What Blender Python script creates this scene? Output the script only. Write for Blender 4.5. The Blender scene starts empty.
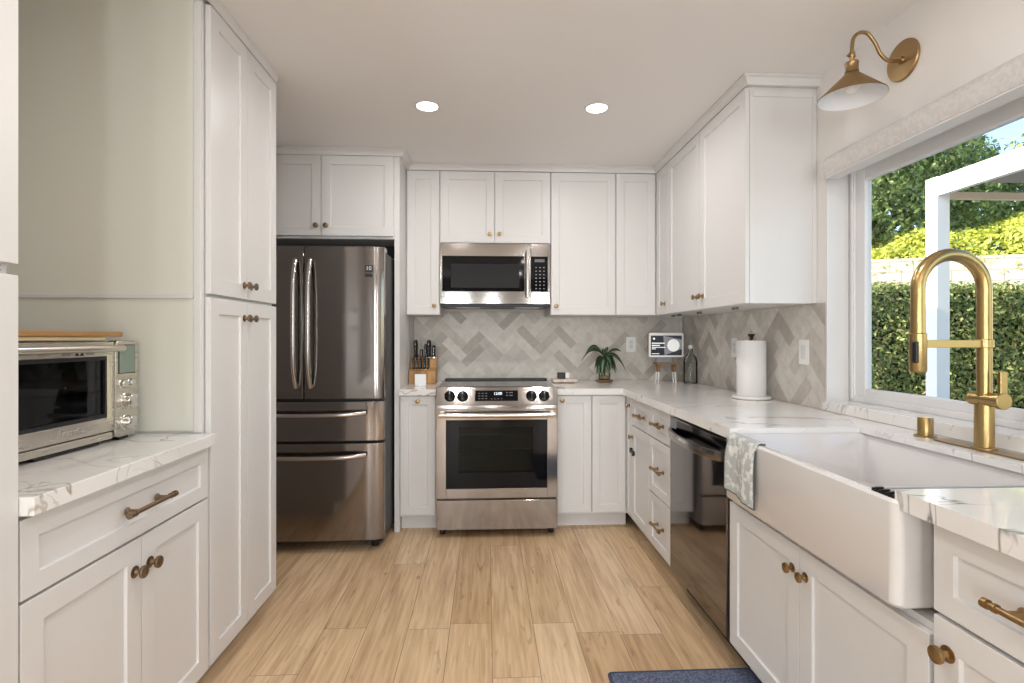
import bpy, bmesh, math, random
from mathutils import Vector, Matrix
random.seed(7)
PI = math.pi
C = bpy.context.scene.collection
SC = bpy.context.scene

# ------------------------------------------------------------------ camera, world, sun, area lights, exposure
F_PX = 520.0
cam_d = bpy.data.cameras.new('camera'); cam = bpy.data.objects.new('camera', cam_d); C.objects.link(cam)
cam_d.sensor_width = 36.0; cam_d.sensor_fit = 'HORIZONTAL'; cam_d.lens = F_PX / 1024 * 36.0
cam_d.shift_y = -3.5 / 1024
cam_d.clip_start = 0.02; cam_d.clip_end = 300
cam.location = (0, 0, 1.25)
cam.rotation_euler = (PI / 2, 0, -math.atan(25 / F_PX))
SC.camera = cam

world = bpy.data.worlds.new('world'); SC.world = world; world.use_nodes = True
wn = world.node_tree.nodes; wl = world.node_tree.links
sky = wn.new('ShaderNodeTexSky'); sky.sky_type = 'NISHITA'; sky.sun_disc = False
sky.sun_elevation = math.radians(40); sky.sun_rotation = math.radians(-85); sky.air_density = 1.0; sky.dust_density = 0.6
wl.new(sky.outputs['Color'], wn['Background'].inputs['Color'])
wn['Background'].inputs['Strength'].default_value = 0.36

def light(name, kind, loc, energy, col=(1, 1, 1), size=None, size_y=None, aim=None):
    d = bpy.data.lights.new(name, kind); d.energy = energy; d.color = col
    o = bpy.data.objects.new(name, d); C.objects.link(o); o.location = loc
    if kind == 'AREA':
        d.shape = 'RECTANGLE' if size_y else 'DISK'; d.size = size
        if size_y: d.size_y = size_y
    if aim is not None:
        o.rotation_euler = Vector(aim).to_track_quat('-Z', 'Y').to_euler()
    return o
sun = light('sun', 'SUN', (0, 0, 20), 8.4, (1.0, 0.93, 0.82), aim=(0.80, 0.05, -0.46)); sun.data.angle = 0.01
# area lamps in the rear window openings behind the photographer, standing in for daylight
REAR_WIN = [(-2.75, -2.25, 0.35, 2.15), (-0.78, -0.45, 0.35, 2.15), (0.04, 0.16, 0.25, 2.15), (0.95, 1.22, 0.35, 2.15)]
for wi, (x0, x1, z0, z1) in enumerate(REAR_WIN):
    light('rear_window_daylight', 'AREA', ((x0 + x1) / 2, -3.32, (z0 + z1) / 2), 34 * (x1 - x0) * (z1 - z0) * 1.7,
          (0.90, 0.96, 1.0), x1 - x0, z1 - z0, aim=(0, 1, 0.22))
CAN_XY = [(-0.31, 2.72), (0.575, 2.70), (-0.31, 1.15), (0.575, 1.15), (-0.9, -0.9), (0.6, -0.9), (-0.9, -2.4), (0.6, -2.4)]  # first two are visible; the rest are added out of view to brighten the room
SC.view_settings.view_transform = 'Standard'; SC.view_settings.look = 'None'
SC.view_settings.gamma = 1.0; SC.view_settings.use_curve_mapping = False
SC.view_settings.exposure = 0.25

# ------------------------------------------------------------------ material helpers
def srgb(r, g, b):
    f = lambda c: (c / 255 / 12.92) if c / 255 <= 0.04045 else ((c / 255 + 0.055) / 1.055) ** 2.4
    return (f(r), f(g), f(b), 1)
MATS = {}
def mat(name, col, rough=0.5, metal=0.0, spec=0.5, coat=0.0, bump=None, emis=None, emis_s=0, trans=0, ior=1.45, aniso=0):
    m = bpy.data.materials.new(name); m.use_nodes = True
    b = m.node_tree.nodes['Principled BSDF']
    b.inputs['Base Color'].default_value = col; b.inputs['Roughness'].default_value = rough
    b.inputs['Metallic'].default_value = metal; b.inputs['Specular IOR Level'].default_value = spec
    b.inputs['Coat Weight'].default_value = coat; b.inputs['IOR'].default_value = ior
    b.inputs['Transmission Weight'].default_value = trans
    b.inputs['Anisotropic'].default_value = aniso
    if emis: b.inputs['Emission Color'].default_value = emis; b.inputs['Emission Strength'].default_value = emis_s
    if bump:
        scale, strength, stretch = bump
        N, L = m.node_tree.nodes, m.node_tree.links
        g = N.new('ShaderNodeNewGeometry'); mp = N.new('ShaderNodeMapping'); mp.inputs['Scale'].default_value = stretch
        n = N.new('ShaderNodeTexNoise'); n.inputs['Scale'].default_value = scale; n.inputs['Detail'].default_value = 4
        bp = N.new('ShaderNodeBump'); bp.inputs['Strength'].default_value = strength; bp.inputs['Distance'].default_value = 0.002
        L.new(g.outputs['Position'], mp.inputs['Vector']); L.new(mp.outputs[0], n.inputs['Vector'])
        L.new(n.outputs['Fac'], bp.inputs['Height']); L.new(bp.outputs[0], b.inputs['Normal'])
    MATS[name] = m
    return m
def ramp(N, stops):
    r = N.new('ShaderNodeValToRGB')
    while len(r.color_ramp.elements) < len(stops): r.color_ramp.elements.new(0.5)
    for e, (p, c) in zip(r.color_ramp.elements, stops): e.position = p; e.color = c
    return r
def math_node(N, L, op, a, b=None, c=None):
    n = N.new('ShaderNodeMath'); n.operation = op
    for i, v in enumerate((a, b, c)):
        if v is None: continue
        if isinstance(v, (int, float)): n.inputs[i].default_value = v
        else: L.new(v, n.inputs[i])
    return n.outputs[0]

M_CAB = mat('white_cabinet_paint', srgb(221, 219, 217), 0.38, bump=(60, 0.04, (1, 1, 1)))
M_CABIN = mat('cabinet_interior', srgb(120, 112, 104), 0.8)
M_WALL = mat('wall_paint', srgb(236, 232, 228), 0.75, bump=(90, 0.08, (1, 1, 1)))
M_GREIGE = mat('greige_wall_paint', srgb(150, 144, 137), 0.8)
M_NICHE = mat('niche_panel_paint', srgb(227, 227, 216), 0.5, bump=(20, 0.05, (1, 1, 0.3)))
M_CEIL = mat('ceiling_paint', srgb(240, 237, 235), 0.85, bump=(110, 0.08, (1, 1, 1)))
M_TRIM = mat('white_trim_paint', srgb(226, 224, 222), 0.4)
M_DARK = mat('dark_gap', srgb(38, 34, 32), 0.7)
M_BLACK = mat('black_plastic', (0.012, 0.012, 0.013, 1), 0.35)
M_GLOSSBLK = mat('black_glass', (0.004, 0.004, 0.005, 1), 0.05, spec=0.22)
M_WHITEPL = mat('white_plastic', srgb(240, 240, 238), 0.4)
M_GREYFAB = mat('grey_speaker_fabric', srgb(150, 152, 156), 0.9)
M_BRASS = mat('antique_brass', srgb(164, 136, 96), 0.34, 1.0, bump=(200, 0.1, (1, 1, 6)))
M_BRONZE = mat('dark_bronze', srgb(142, 122, 100), 0.4, 1.0)
M_GOLD = mat('brushed_gold', srgb(178, 152, 102), 0.28, 1.0, bump=(300, 0.08, (1, 1, 0.05)))
M_CHROME = mat('bright_steel', srgb(215, 213, 210), 0.2, 1.0)
M_LAMPIN = mat('lamp_shade_inside', srgb(240, 242, 245), 0.5)
M_CER = mat('white_fireclay', srgb(222, 219, 217), 0.12, coat=0.5)
M_VINYL = mat('white_vinyl', srgb(226, 225, 224), 0.35)
M_PAPER = mat('paper_towel', srgb(228, 226, 224), 0.95, bump=(150, 0.5, (1, 1, 1)))
M_MARBLEW = mat('white_marble_base', srgb(232, 229, 224), 0.2)
M_LIGHT = mat('led_disc', (1, 1, 1, 1), 0.5, emis=(1.0, 0.93, 0.85, 1), emis_s=8)
M_ROD = mat('rack_rod', srgb(196, 196, 194), 0.5, 0.3)
M_LEAFM = {}

def steel(name, col, rough, stretch, bstr=0.10, rvar=0.10):
    m = mat(name, col, rough, 1.0, bump=(180, bstr, stretch)); N, L = m.node_tree.nodes, m.node_tree.links
    b = N['Principled BSDF']
    g = N.new('ShaderNodeNewGeometry'); mp = N.new('ShaderNodeMapping'); mp.inputs['Scale'].default_value = stretch
    n = N.new('ShaderNodeTexNoise'); n.inputs['Scale'].default_value = 60; n.inputs['Detail'].default_value = 5
    L.new(g.outputs['Position'], mp.inputs[0]); L.new(mp.outputs[0], n.inputs['Vector'])
    L.new(math_node(N, L, 'ADD', math_node(N, L, 'MULTIPLY', n.outputs['Fac'], rvar), rough - rvar / 2), b.inputs['Roughness'])
    return m
M_FRIDGE = steel('dark_stainless_steel', srgb(140, 134, 130), 0.11, (1, 1, 0.03), 0.035, 0.04)
M_FRHANDLE = steel('fridge_handle_steel', srgb(196, 190, 186), 0.22, (1, 1, 0.03))
M_STEEL = steel('stainless_steel', srgb(156, 150, 145), 0.10, (0.03, 1, 1), 0.05, 0.04)
M_STEELV = steel('toaster_steel', srgb(206, 200, 190), 0.28, (1, 0.03, 1), 0.03)
M_DW = steel('black_stainless_steel', srgb(122, 117, 114), 0.06, (1, 1, 0.03), 0.004, 0.02)
M_DWH = steel('dishwasher_handle_steel', srgb(150, 144, 140), 0.2, (1, 0.03, 1))
M_FRSIDE = mat('fridge_side_grey', srgb(58, 56, 55), 0.5)

def quartz():
    m = mat('white_veined_quartz', srgb(238, 235, 230), 0.10, coat=0.2); N, L = m.node_tree.nodes, m.node_tree.links; b = N['Principled BSDF']
    g = N.new('ShaderNodeNewGeometry')
    def vein(scale, det, width, off, dist, mscale, mlo, mhi, stretch):
        mp = N.new('ShaderNodeMapping'); mp.inputs['Location'].default_value = off; mp.inputs['Scale'].default_value = stretch
        mp.inputs['Rotation'].default_value = (0, 0, 0.5)
        L.new(g.outputs['Position'], mp.inputs[0])
        n = N.new('ShaderNodeTexNoise'); n.inputs['Scale'].default_value = scale; n.inputs['Detail'].default_value = det; n.inputs['Distortion'].default_value = dist
        L.new(mp.outputs[0], n.inputs['Vector'])
        a = math_node(N, L, 'ABSOLUTE', math_node(N, L, 'SUBTRACT', n.outputs['Fac'], 0.5))
        r = ramp(N, [(0.0, (1, 1, 1, 1)), (width, (0, 0, 0, 1))]); L.new(a, r.inputs[0])
        n2 = N.new('ShaderNodeTexNoise'); n2.inputs['Scale'].default_value = mscale; n2.inputs['Detail'].default_value = 2
        L.new(mp.outputs[0], n2.inputs['Vector'])
        r2 = ramp(N, [(mlo, (0, 0, 0, 1)), (mhi, (1, 1, 1, 1))]); L.new(n2.outputs['Fac'], r2.inputs[0])
        return math_node(N, L, 'MULTIPLY', r.outputs[0], r2.outputs[0])
    v1 = vein(1.6, 4, 0.009, (3.1, 1.2, 0), 0.9, 2.2, 0.42, 0.60, (1, 2.2, 1))
    v2 = vein(3.4, 5, 0.006, (7.7, 4.2, 1), 1.2, 3.0, 0.50, 0.66, (1.4, 1, 1))
    fac = math_node(N, L, 'MINIMUM', math_node(N, L, 'ADD', v1, math_node(N, L, 'MULTIPLY', v2, 0.7)), 1.0)
    cl = N.new('ShaderNodeTexNoise'); cl.inputs['Scale'].default_value = 2.5; cl.inputs['Detail'].default_value = 3
    L.new(g.outputs['Position'], cl.inputs['Vector'])
    base = ramp(N, [(0.35, srgb(240, 238, 235)), (0.75, srgb(230, 227, 223))]); L.new(cl.outputs['Fac'], base.inputs[0])
    warm = ramp(N, [(0.50, srgb(128, 124, 120)), (0.66, srgb(170, 140, 112))]); L.new(cl.outputs['Fac'], warm.inputs[0])
    mx = N.new('ShaderNodeMix'); mx.data_type = 'RGBA'
    L.new(math_node(N, L, 'MULTIPLY', fac, 0.95), mx.inputs['Factor']); L.new(base.outputs[0], mx.inputs['A']); L.new(warm.outputs[0], mx.inputs['B'])
    L.new(mx.outputs['Result'], b.inputs['Base Color'])
    return m
M_QUARTZ = quartz()

def oak_floor():
    m = mat('oak_plank_floor', srgb(200, 165, 120), 0.42); N, L = m.node_tree.nodes, m.node_tree.links; b = N['Principled BSDF']
    W, LEN = 0.18, 1.22
    g = N.new('ShaderNodeNewGeometry'); s = N.new('ShaderNodeSeparateXYZ'); L.new(g.outputs['Position'], s.inputs[0])
    mm = lambda op, a, c=None, d=None: math_node(N, L, op, a, c, d)
    px = mm('DIVIDE', mm('ADD', s.outputs['X'], 10 * W - 0.02), W); row = mm('FLOOR', px); fx = mm('FRACT', px)
    w1 = N.new('ShaderNodeTexWhiteNoise'); w1.noise_dimensions = '1D'; L.new(row, w1.inputs['W'])
    py = mm('ADD', mm('DIVIDE', mm('ADD', s.outputs['Y'], 20.0), LEN), mm('MULTIPLY', w1.outputs['Value'], 7.3)); col = mm('FLOOR', py); fy = mm('FRACT', py)
    cv = N.new('ShaderNodeCombineXYZ'); L.new(row, cv.inputs[0]); L.new(col, cv.inputs[1])
    w2 = N.new('ShaderNodeTexWhiteNoise'); w2.noise_dimensions = '3D'; L.new(cv.outputs[0], w2.inputs['Vector'])
    base = ramp(N, [(0.0, srgb(206, 173, 134)), (0.35, srgb(218, 187, 148)), (0.7, srgb(227, 197, 159)), (1.0, srgb(234, 207, 172))]); L.new(w2.outputs['Value'], base.inputs[0])
    # grain, shifted per plank
    off = N.new('ShaderNodeCombineXYZ'); L.new(mm('MULTIPLY', w2.outputs['Value'], 37.0), off.inputs[2])
    add = N.new('ShaderNodeVectorMath'); add.operation = 'ADD'; L.new(g.outputs['Position'], add.inputs[0]); L.new(off.outputs[0], add.inputs[1])
    def grain(scale, st, det, dist):
        mp = N.new('ShaderNodeMapping'); mp.inputs['Scale'].default_value = st; L.new(add.outputs[0], mp.inputs[0])
        n = N.new('ShaderNodeTexNoise'); n.inputs['Scale'].default_value = scale; n.inputs['Detail'].default_value = det; n.inputs['Distortion'].default_value = dist
        L.new(mp.outputs[0], n.inputs['Vector']); return n.outputs['Fac']
    g1 = ramp(N, [(0.30, srgb(196, 180, 164)), (0.62, (1, 1, 1, 1))]); L.new(grain(60, (1, 0.06, 1), 6, 0.3), g1.inputs[0])
    g2 = ramp(N, [(0.30, srgb(176, 150, 124)), (0.50, (1, 1, 1, 1))]); L.new(grain(16, (1, 0.08, 1), 5, 0.7), g2.inputs[0])
    kn = N.new('ShaderNodeTexVoronoi'); kn.inputs['Scale'].default_value = 4.6
    mp3 = N.new('ShaderNodeMapping'); mp3.inputs['Scale'].default_value = (1, 0.55, 1); L.new(add.outputs[0], mp3.inputs[0]); L.new(mp3.outputs[0], kn.inputs['Vector'])
    g3 = ramp(N, [(0.015, srgb(140, 108, 80)), (0.075, (1, 1, 1, 1))]); L.new(kn.outputs['Distance'], g3.inputs[0])
    g4 = ramp(N, [(0.30, srgb(120, 86, 58)), (0.36, (1, 1, 1, 1))]); L.new(grain(34, (1, 0.14, 1), 3, 0.9), g4.inputs[0])
    def mul(a, c, f):
        x = N.new('ShaderNodeMix'); x.data_type = 'RGBA'; x.blend_type = 'MULTIPLY'; x.inputs['Factor'].default_value = f
        L.new(a, x.inputs['A']); L.new(c, x.inputs['B']); return x.outputs['Result']
    c = mul(mul(mul(base.outputs[0], g1.outputs[0], 0.55), g2.outputs[0], 0.32), g3.outputs[0], 0.7)
    c = mul(c, g4.outputs[0], 0.28)
    ex = mm('MULTIPLY', mm('MINIMUM', fx, mm('SUBTRACT', 1.0, fx)), W); ey = mm('MULTIPLY', mm('MINIMUM', fy, mm('SUBTRACT', 1.0, fy)), LEN)
    e = mm('LESS_THAN', mm('MINIMUM', ex, ey), 0.0011)
    x = N.new('ShaderNodeMix'); x.data_type = 'RGBA'; L.new(mm('MULTIPLY', e, 0.75), x.inputs['Factor']); L.new(c, x.inputs['A']); x.inputs['B'].default_value = srgb(96, 72, 50)
    L.new(x.outputs['Result'], b.inputs['Base Color'])
    bp = N.new('ShaderNodeBump'); bp.inputs['Strength'].default_value = 0.35; bp.inputs['Distance'].default_value = 0.001
    L.new(mm('SUBTRACT', mm('MULTIPLY', g1.outputs[0], 0.4), e), bp.inputs['Height']); L.new(bp.outputs[0], b.inputs['Normal'])
    return m
M_FLOOR = oak_floor()

def wood(name, c1, c2, scale, stretch, rough=0.45):
    m = mat(name, c1, rough); N, L = m.node_tree.nodes, m.node_tree.links; b = N['Principled BSDF']
    g = N.new('ShaderNodeNewGeometry'); mp = N.new('ShaderNodeMapping'); mp.inputs['Scale'].default_value = stretch
    n = N.new('ShaderNodeTexNoise'); n.inputs['Scale'].default_value = scale; n.inputs['Detail'].default_value = 5; n.inputs['Distortion'].default_value = 0.6
    L.new(g.outputs['Position'], mp.inputs[0]); L.new(mp.outputs[0], n.inputs['Vector'])
    r = ramp(N, [(0.3, c1), (0.7, c2)]); L.new(n.outputs['Fac'], r.inputs[0]); L.new(r.outputs[0], b.inputs['Base Color'])
    return m
M_WBLOCK = wood('acacia_wood', srgb(150, 104, 60), srgb(206, 160, 104), 22, (1, 1, 0.15))
M_WBOARD = wood('brown_board_wood', srgb(150, 110, 66), srgb(186, 144, 94), 18, (1, 0.12, 1))
M_WBOARD2 = wood('pale_bamboo', srgb(214, 188, 136), srgb(230, 206, 156), 18, (1, 0.12, 1))
M_WSTOOL = wood('stool_wood', srgb(122, 92, 62), srgb(156, 122, 88), 18, (0.15, 1, 1))
M_COPPERM = wood('rose_marble', srgb(206, 180, 156), srgb(236, 226, 214), 26, (1, 1, 1), 0.25)

def two_tone(name, c1, c2, scale, lo, hi, rough=0.9, bump=0.0):
    m = mat(name, c1, rough); N, L = m.node_tree.nodes, m.node_tree.links; b = N['Principled BSDF']
    g = N.new('ShaderNodeNewGeometry'); n = N.new('ShaderNodeTexNoise'); n.inputs['Scale'].default_value = scale; n.inputs['Detail'].default_value = 4; n.inputs['Distortion'].default_value = 0.5
    L.new(g.outputs['Position'], n.inputs['Vector']); r = ramp(N, [(lo, c1), (hi, c2)]); L.new(n.outputs['Fac'], r.inputs[0]); L.new(r.outputs[0], b.inputs['Base Color'])
    if bump:
        bp = N.new('ShaderNodeBump'); bp.inputs['Strength'].default_value = bump; bp.inputs['Distance'].default_value = 0.003
        L.new(n.outputs['Fac'], bp.inputs['Height']); L.new(bp.outputs[0], b.inputs['Normal'])
    return m
M_VALANCE = two_tone('grey_leaf_pattern_fabric', srgb(200, 196, 192), srgb(208, 204, 200), 60, 0.47, 0.53)
M_TOWEL = two_tone('sage_print_cotton', srgb(178, 182, 180), srgb(218, 218, 214), 40, 0.50, 0.58)
M_TOWELHEM = mat('dark_green_hem', srgb(84, 92, 88), 0.9)
M_RUG = two_tone('blue_grey_rug_pile', srgb(74, 82, 104), srgb(112, 120, 142), 130, 0.42, 0.58, 0.95, 0.8)

def tile_mat():
    m = mat('glazed_greige_tile', srgb(190, 184, 174), 0.38, coat=0.0); N, L = m.node_tree.nodes, m.node_tree.links; b = N['Principled BSDF']
    a = N.new('ShaderNodeAttribute'); a.attribute_name = 'tone'
    r = ramp(N, [(0.0, srgb(190, 182, 172)), (0.25, srgb(206, 199, 190)), (0.6, srgb(221, 215, 206)), (1.0, srgb(235, 230, 222))])
    L.new(a.outputs['Fac'], r.inputs[0])
    g = N.new('ShaderNodeNewGeometry'); n = N.new('ShaderNodeTexNoise'); n.inputs['Scale'].default_value = 22; n.inputs['Detail'].default_value = 5
    L.new(g.outputs['Position'], n.inputs['Vector'])
    r2 = ramp(N, [(0.3, srgb(232, 230, 228)), (0.65, (1, 1, 1, 1))]); L.new(n.outputs['Fac'], r2.inputs[0])
    x = N.new('ShaderNodeMix'); x.data_type = 'RGBA'; x.blend_type = 'MULTIPLY'; x.inputs['Factor'].default_value = 0.8
    L.new(r.outputs[0], x.inputs['A']); L.new(r2.outputs[0], x.inputs['B']); L.new(x.outputs['Result'], b.inputs['Base Color'])
    bp = N.new('ShaderNodeBump'); bp.inputs['Strength'].default_value = 0.25; bp.inputs['Distance'].default_value = 0.002
    L.new(n.outputs['Fac'], bp.inputs['Height']); L.new(bp.outputs[0], b.inputs['Normal'])
    return m
M_TILE = tile_mat()
M_GROUT = mat('pale_grout', srgb(226, 221, 214), 0.9)

def glassy(name, col=(1, 1, 1, 1), ior=1.25):
    m = bpy.data.materials.new(name); m.use_nodes = True; N, L = m.node_tree.nodes, m.node_tree.links
    N.remove(N['Principled BSDF']); out = N['Material Output']
    t = N.new('ShaderNodeBsdfTransparent'); t.inputs['Color'].default_value = col
    gl = N.new('ShaderNodeBsdfGlossy'); gl.inputs['Roughness'].default_value = 0.02
    f = N.new('ShaderNodeFresnel'); f.inputs['IOR'].default_value = ior
    mx = N.new('ShaderNodeMixShader'); L.new(f.outputs[0], mx.inputs[0]); L.new(t.outputs[0], mx.inputs[1]); L.new(gl.outputs[0], mx.inputs[2]); L.new(mx.outputs[0], out.inputs[0])
    return m
M_GLASS = glassy('clear_window_glass', (0.97, 0.98, 0.97, 1), 1.1)
M_BOTTLE = glassy('clear_bottle_glass', (0.93, 0.94, 0.93, 1), 1.3)
M_VASE = glassy('thin_clear_glass', (0.93, 0.93, 0.90, 1))

# ------------------------------------------------------------------ mesh helpers
class G:
    def __init__(s): s.bm = bmesh.new()
    def box(s, x0, x1, y0, y1, z0, z1):
        v = [s.bm.verts.new((x, y, z)) for z in (z0, z1) for y in (y0, y1) for x in (x0, x1)]
        for f in ((0, 2, 3, 1), (4, 5, 7, 6), (0, 1, 5, 4), (2, 6, 7, 3), (0, 4, 6, 2), (1, 3, 7, 5)): s.bm.faces.new([v[i] for i in f])
        return s
    def grid(s, rings, closed=True, cap=True):
        R = [[s.bm.verts.new(p) for p in r] for r in rings]; n = len(R[0])
        for a, b in zip(R, R[1:]):
            for i in range(n if closed else n - 1):
                j = (i + 1) % n; s.bm.faces.new((a[i], a[j], b[j], b[i]))
        if cap and closed:
            s.bm.faces.new(list(reversed(R[0]))); s.bm.faces.new(R[-1])
        return s
    def cyl(s, p0, p1, r0, r1=None, n=24, cap=True):
        p0, p1 = Vector(p0), Vector(p1); r1 = r0 if r1 is None else r1
        q = (p1 - p0).to_track_quat('Z', 'Y')
        ring = lambda p, r: [p + q @ Vector((r * math.cos(2 * PI * i / n), r * math.sin(2 * PI * i / n), 0)) for i in range(n)]
        return s.grid([ring(p0, r0), ring(p1, r1)], cap=cap)
    def lathe(s, prof, o=(0, 0, 0), axis=(0, 0, 1), n=32, cap=False):
        o = Vector(o); q = Vector(axis).to_track_quat('Z', 'Y')
        return s.grid([[o + q @ Vector((r * math.cos(2 * PI * i / n), r * math.sin(2 * PI * i / n), h)) for i in range(n)] for r, h in prof], cap=cap)
    def tube(s, pts, r, n=12, cap=True, flat=1.0):
        pts = [Vector(p) for p in pts]; rings = []; up = None
        rr = r if isinstance(r, (list, tuple)) else [r] * len(pts)
        for i, p in enumerate(pts):
            t = (pts[min(i + 1, len(pts) - 1)] - pts[max(i - 1, 0)]).normalized()
            if up is None: up = t.orthogonal().normalized()
            up = (up - t * up.dot(t)).normalized(); sd = t.cross(up)
            rings.append([p + up * rr[i] * math.cos(2 * PI * k / n) + sd * rr[i] * flat * math.sin(2 * PI * k / n) for k in range(n)])
        return s.grid(rings, cap=cap)
    def prism(s, poly, d0, d1, F):   # poly of (a, z); F(a, z, d) -> world
        return s.grid([[F(a, z, d) for a, z in poly] for d in (d0, d1)])
    def obj(s, name, m, parent=None, bevel=0, seg=2, smooth=False, shift=True):
        bmesh.ops.recalc_face_normals(s.bm, faces=s.bm.faces)
        if parent is not None and shift:
            t = parent_origin(parent); bmesh.ops.translate(s.bm, verts=s.bm.verts, vec=-t)
        me = bpy.data.meshes.new(name); s.bm.to_mesh(me); s.bm.free(); me.materials.append(m)
        o = bpy.data.objects.new(name, me); C.objects.link(o)
        if parent is not None: o.parent = parent
        if smooth:
            for p in me.polygons: p.use_smooth = True
            try: me.set_sharp_from_angle(angle=math.radians(38))
            except Exception: pass
        if bevel:
            b = o.modifiers.new('bevel', 'BEVEL'); b.width = bevel; b.segments = seg; b.limit_method = 'ANGLE'; b.angle_limit = math.radians(40)
        return o
def parent_origin(p):
    t = Vector((0, 0, 0))
    while p is not None: t += p.location; p = p.parent
    return t
def thing(name, label, cat, loc=(0, 0, 0), group=None, rz=0):
    o = bpy.data.objects.new(name, None); C.objects.link(o); o.location = loc; o.rotation_euler = (0, 0, rz)
    o.empty_display_size = 0.05; o['label'] = label; o['category'] = cat
    if group: o['group'] = group
    return o
def tag(o, label, cat, group=None, kind=None):
    o['label'] = label; o['category'] = cat
    if group: o['group'] = group
    if kind: o['kind'] = kind
    return o
def struct(o): o['kind'] = 'structure'; return o
def rrect(x0, x1, y0, y1, r, n=6):
    pts = []
    for cx, cy, a0 in ((x1 - r, y0 + r, -PI / 2), (x1 - r, y1 - r, 0), (x0 + r, y1 - r, PI / 2), (x0 + r, y0 + r, PI)):
        for i in range(n + 1):
            a = a0 + PI / 2 * i / n; pts.append((cx + r * math.cos(a), cy + r * math.sin(a)))
    return pts
def text_obj(txt, name, m, parent, size, place, ext=0.0004):
    cu = bpy.data.curves.new(name, 'FONT'); cu.body = txt; cu.size = size; cu.extrude = ext; cu.align_x = 'CENTER'; cu.align_y = 'CENTER'
    t = bpy.data.objects.new(name, cu); C.objects.link(t)
    bpy.context.view_layer.update()
    me = bpy.data.meshes.new_from_object(t.evaluated_get(bpy.context.evaluated_depsgraph_get()))
    C.objects.unlink(t); bpy.data.objects.remove(t); bpy.data.curves.remove(cu)
    me.transform(place); me.transform(Matrix.Translation(-parent_origin(parent))); me.materials.clear(); me.materials.append(m)
    o = bpy.data.objects.new(name, me); C.objects.link(o); o.parent = parent
    return o

# face frames: F(a, z, d), a along the run, d out of the face
def face_back(Y): return lambda a, z, d=0: Vector((a, Y - d, z))
def face_right(X): return lambda a, z, d=0: Vector((X - d, a, z))
def face_left(X): return lambda a, z, d=0: Vector((X + d, a, z))

KNOB = [(0.0155, 0), (0.0155, 0.002), (0.0075, 0.004), (0.006, 0.013), (0.0085, 0.017), (0.0155, 0.020), (0.0165, 0.0235), (0.0155, 0.0275), (0.011, 0.0295), (0.0, 0.030)]
def knob(F, a, z, par, m, s=0.9):
    o = F(a, z, 0); ax = F(a, z, 1) - F(a, z, 0)
    G().lathe([(max(r, 0.00005) * s, h * s) for r, h in KNOB], o, ax, 20, cap=True).obj('knob', m, par, smooth=True)
def pull(F, a, z, par, m, L=0.15, out=0.032):
    g = G(); rp = 0.0062
    for sg in (-1, 1):
        p = a + sg * L * 0.33
        g.lathe([(0.011, 0), (0.011, 0.003), (0.006, 0.006), (0.006, out)], F(p, z, 0), F(p, z, 1) - F(p, z, 0), 16, cap=True)
    g.cyl(F(a - L / 2, z, out), F(a + L / 2, z, out), rp, n=16)
    for sg in (-1, 1):
        e = a + sg * L / 2
        g.cyl(F(e - sg * 0.004, z, out), F(e + sg * 0.006, z, out), rp * 1.45, n=16)
        g.cyl(F(e - sg * 0.020, z, out), F(e - sg * 0.014, z, out), rp * 1.35, n=16)
    g.obj('handle', m, par, smooth=True)
def door(F, a0, a1, z0, z1, par, name='door', fw=0.057, m=None, t=0.020, rec=0.008):
    """five-piece shaker front as one closed mesh"""
    gp = 0.0016; a0, a1, z0, z1 = a0 + gp, a1 - gp, z0 + gp, z1 - gp
    g = G(); bm = g.bm
    fw = min(fw, (a1 - a0) * 0.36, (z1 - z0) * 0.36)
    def ring(i, d): return [bm.verts.new(F(a, z, d)) for a, z in ((a0 + i, z0 + i), (a1 - i, z0 + i), (a1 - i, z1 - i), (a0 + i, z1 - i))]
    R = [ring(0, 0.001), ring(0, t), ring(fw, t), ring(fw + 0.0015, t - rec)]
    bm.faces.new(R[0])
    for A, B in zip(R, R[1:]):
        for i in range(4): bm.faces.new((A[i], A[(i + 1) % 4], B[(i + 1) % 4], B[i]))
    bm.faces.new(R[-1])
    return g.obj(name, m or M_CAB, par, bevel=0.0012)

# ------------------------------------------------------------------ dimensions
XW, YB, XL, ZC = 1.54, 4.03, -1.66, 2.456
ZT, ZU = 0.922, 0.882      # worktop top / underside of its front edge
YBASE, YUP = 3.38, 3.65    # door-carcass planes on the back wall (fronts sit .02 proud)
D = 0.020

# ------------------------------------------------------------------ room shell
struct(G().box(-3.7, XW + 0.15, -3.4, YB + 0.15, -0.08, 0).obj('floor', M_FLOOR))
struct(G().box(-3.7, XW + 0.15, -3.4, YB + 0.15, ZC, ZC + 0.12).obj('ceiling', M_CEIL))
struct(G().box(XL - 0.12, XW + 0.15, YB, YB + 0.12, 0, ZC).obj('wall_back', M_WALL))
# window opening in the right wall
WY0, WY1, WZ0, WZ1 = 0.40, 2.29, 0.93, 2.03
struct(G().box(XW, XW + 0.14, WY1, YB, 0, ZC).box(XW, XW + 0.14, -3.4, WY0, 0, ZC)
       .box(XW, XW + 0.14, WY0, WY1, 0, WZ0).box(XW, XW + 0.14, WY0, WY1, WZ1, ZC).obj('wall_right', M_WALL))
g = G().box(XL - 0.12, XL, 0.30, YB, 0, ZC).box(-3.62, XL - 0.12, 0.30, 0.42, 0, ZC)
struct(g.obj('wall_left', M_WALL))
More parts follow.
